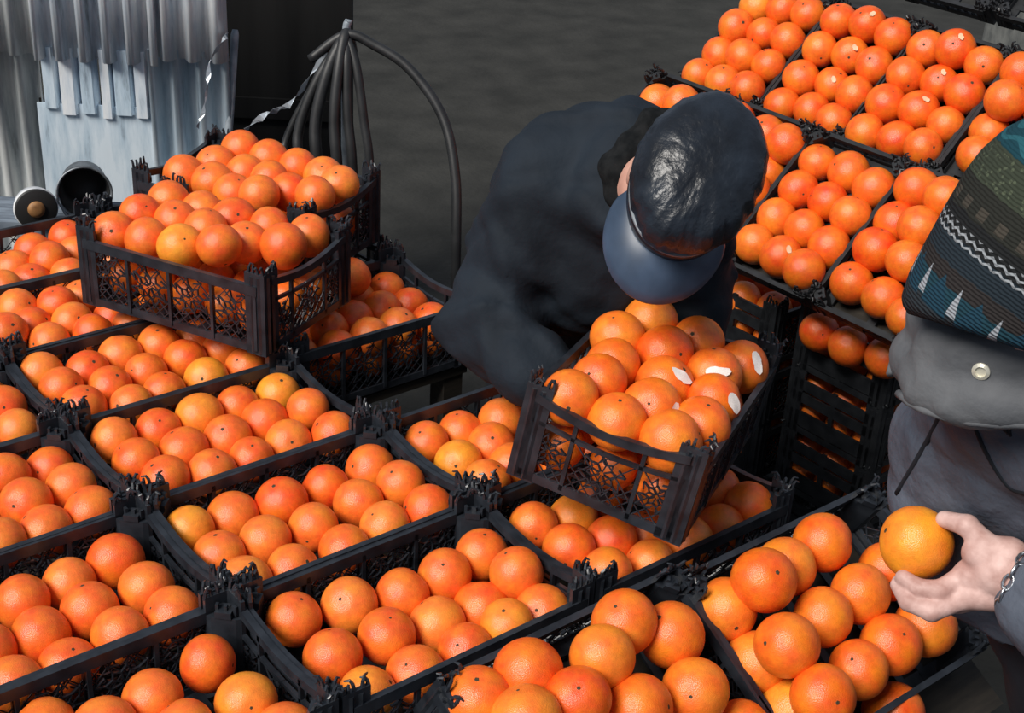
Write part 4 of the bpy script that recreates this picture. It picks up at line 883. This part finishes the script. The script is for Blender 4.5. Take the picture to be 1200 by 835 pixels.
# teal waves on the top
wv = mth('SINE', mth('ADD', mth('MULTIPLY', z, 420.), mth('MULTIPLY', mth('SINE', mth('MULTIPLY', ang, 14.)), 1.6)))
col = mix(col, (.02, .095, .12), mth('MULTIPLY', mth('GREATER_THAN', z, .088), mth('GREATER_THAN', wv, .45)))
# white and blue pointed motifs low on the cap
tz = mth('DIVIDE', mth('ADD', z, .058), .034)
col = mix(col, (.012, .042, .068), mth('MULTIPLY', band(-.058, -.024), mth('LESS_THAN', mth('ABSOLUTE', mth('SUBTRACT', saw(17, .2), .5)), mth('MULTIPLY', mth('SUBTRACT', 1., tz), .42))))
col = mix(col, (.28, .30, .33), mth('MULTIPLY', band(-.052, -.026), mth('LESS_THAN', mth('ABSOLUTE', mth('SUBTRACT', saw(17, .7), .5)), mth('MULTIPLY', mth('SUBTRACT', 1., tz), .16))))
t.links.new(col, b.inputs['Base Color'])
wvt = node(t, 'ShaderNodeTexWave', Scale=95., Distortion=3.); wvt.bands_direction = 'Z'; t.links.new(tc.outputs['Object'], wvt.inputs['Vector'])
bp = node(t, 'ShaderNodeBump', Strength=.5, Distance=.002); t.links.new(wvt.outputs['Fac'], bp.inputs['Height']); t.links.new(bp.outputs[0], b.inputs['Normal'])
M['knit'] = m
kc = bpy.data.objects.new('knitted_cap', bpy.data.meshes.new('knitted_cap')); COL.objects.link(kc); bm = bmesh.new()
prof = [(.092, -.082), (.101, -.090), (.109, -.086), (.114, -.070), (.117, -.045), (.119, -.015), (.120, .015), (.118, .040), (.112, .066), (.101, .088), (.084, .106), (.060, .119), (.032, .126), (0, .128)]
pf = []
for (r0, z0), (r1, z1) in zip(prof, prof[1:]):
    for q in range(3): pf.append((r0 + (r1 - r0) * q / 3, z0 + (z1 - z0) * q / 3))
pf.append(prof[-1]); lathe(bm, pf, 96)
for v in bm.verts:
    a = math.atan2(v.co.y, v.co.x); f = 1 + .008 * math.sin(5 * a + v.co.z * 30) + .006 * math.sin(3 * a - v.co.z * 50); v.co.x *= f * .97; v.co.y *= f * 1.04
for v in bm.verts:
    k_ = max(0., min(1., (-.02 - v.co.z) / .07)); v.co.z -= .022 * k_ * max(0, v.co.y / .12 * .8 + .25 - v.co.x / .12 * .35) - .052 * k_ * max(0, -v.co.x / .12); v.co.y *= 1 - .05 * k_
bm.to_mesh(kc.data); bm.free(); smooth(kc.data); kc.data.materials.append(m); kc.parent = cus
ku = (Vector((0, 0, 1)) * .85 + CR * .50 + up2 * .1).normalized(); kf = (fw2 - ku * fw2.dot(ku)).normalized()
kc.matrix_world = frame(HC + ku * .018 + CR * .004 - CU * .004, kf.cross(ku), kf, ku); kc['label'] = 'knitted cap with teal, olive and zigzag bands'
# placket, pocket flap and snap on the coat
dg = bpy.context.evaluated_depsgraph_get()
coat = bpy.data.objects['coat']
from mathutils.bvhtree import BVHTree
bt = BVHTree.FromPolygons([v.co for v in coat.data.vertices], [p.vertices[:] for p in coat.data.polygons])
def on_coat(p, d):
    h = bt.ray_cast(Vector(p), Vector(d).normalized()); return (h[0], h[1]) if h[0] else None
def ridge(name, a, c, r, m, lab=None, n=14, d=None):
    pts = []
    for q in range(n + 1):
        p = Vector(a).lerp(Vector(c), q / n); h = bt.find_nearest(p)
        pts.append(h[0] + h[1] * r * .4)
    bm = bmesh.new(); tube(bm, pts, r, 8); o = obj(name, bm, M[m], cus); smooth(o.data)
    if lab: o['label'] = lab
cm = bpy.data.objects['coat_collar'].data; bc = BVHTree.FromPolygons([v.co for v in cm.vertices], [p.vertices[:] for p in cm.polygons])
def seam(name, pts, r, m, lab=None):
    q_ = []
    for p in spline(pts, 6):
        d = (p - CP).normalized(); h = bt.ray_cast(p - d * .5, d)
        if h[0]: q_.append(h[0] - h[1] * r * .35)
    bm = bmesh.new(); tube(bm, q_, r, 8); o = obj(name, bm, M[m], cus); smooth(o.data)
    if lab: o['label'] = lab
seam('front_zip', [(.766, -.492, .57), (.771, -.473, .496), (.760, -.460, .436)], .0032, 'trouser', 'dark zip line down the front of the coat')
seam('shoulder_seam', [(.771, -.498, .568), (.772, -.529, .524), (.781, -.558, .491), (.794, -.574, .484)], .0028, 'trouser')
for k_ in range(3): seam('chest_stitch', [(.786 + .003 * k_, -.521 - .004 * k_, .553 - .002 * k_), (.789 + .003 * k_, -.529 - .004 * k_, .543), (.792, -.538 - .003 * k_, .535 - .001 * k_)], .0018, 'trouser')
h = bc.ray_cast(Vector((.79, -.501, .586)) - (CF + CR * .333) * .4, (CF + CR * .333 - CU * .0076).normalized())
bm = bmesh.new(); lathe(bm, [(0, 0), (.008, 0), (.008, .003), (.005, .0045), (.0045, .002), (0, .002)], 20); sn = obj('snap_button', bm, M['snap'], cus); sn.matrix_world = h[1].to_track_quat('Z', 'Y').to_matrix().to_4x4(); sn.location = h[0] - h[1] * .001; sn['label'] = 'pale round snap button'
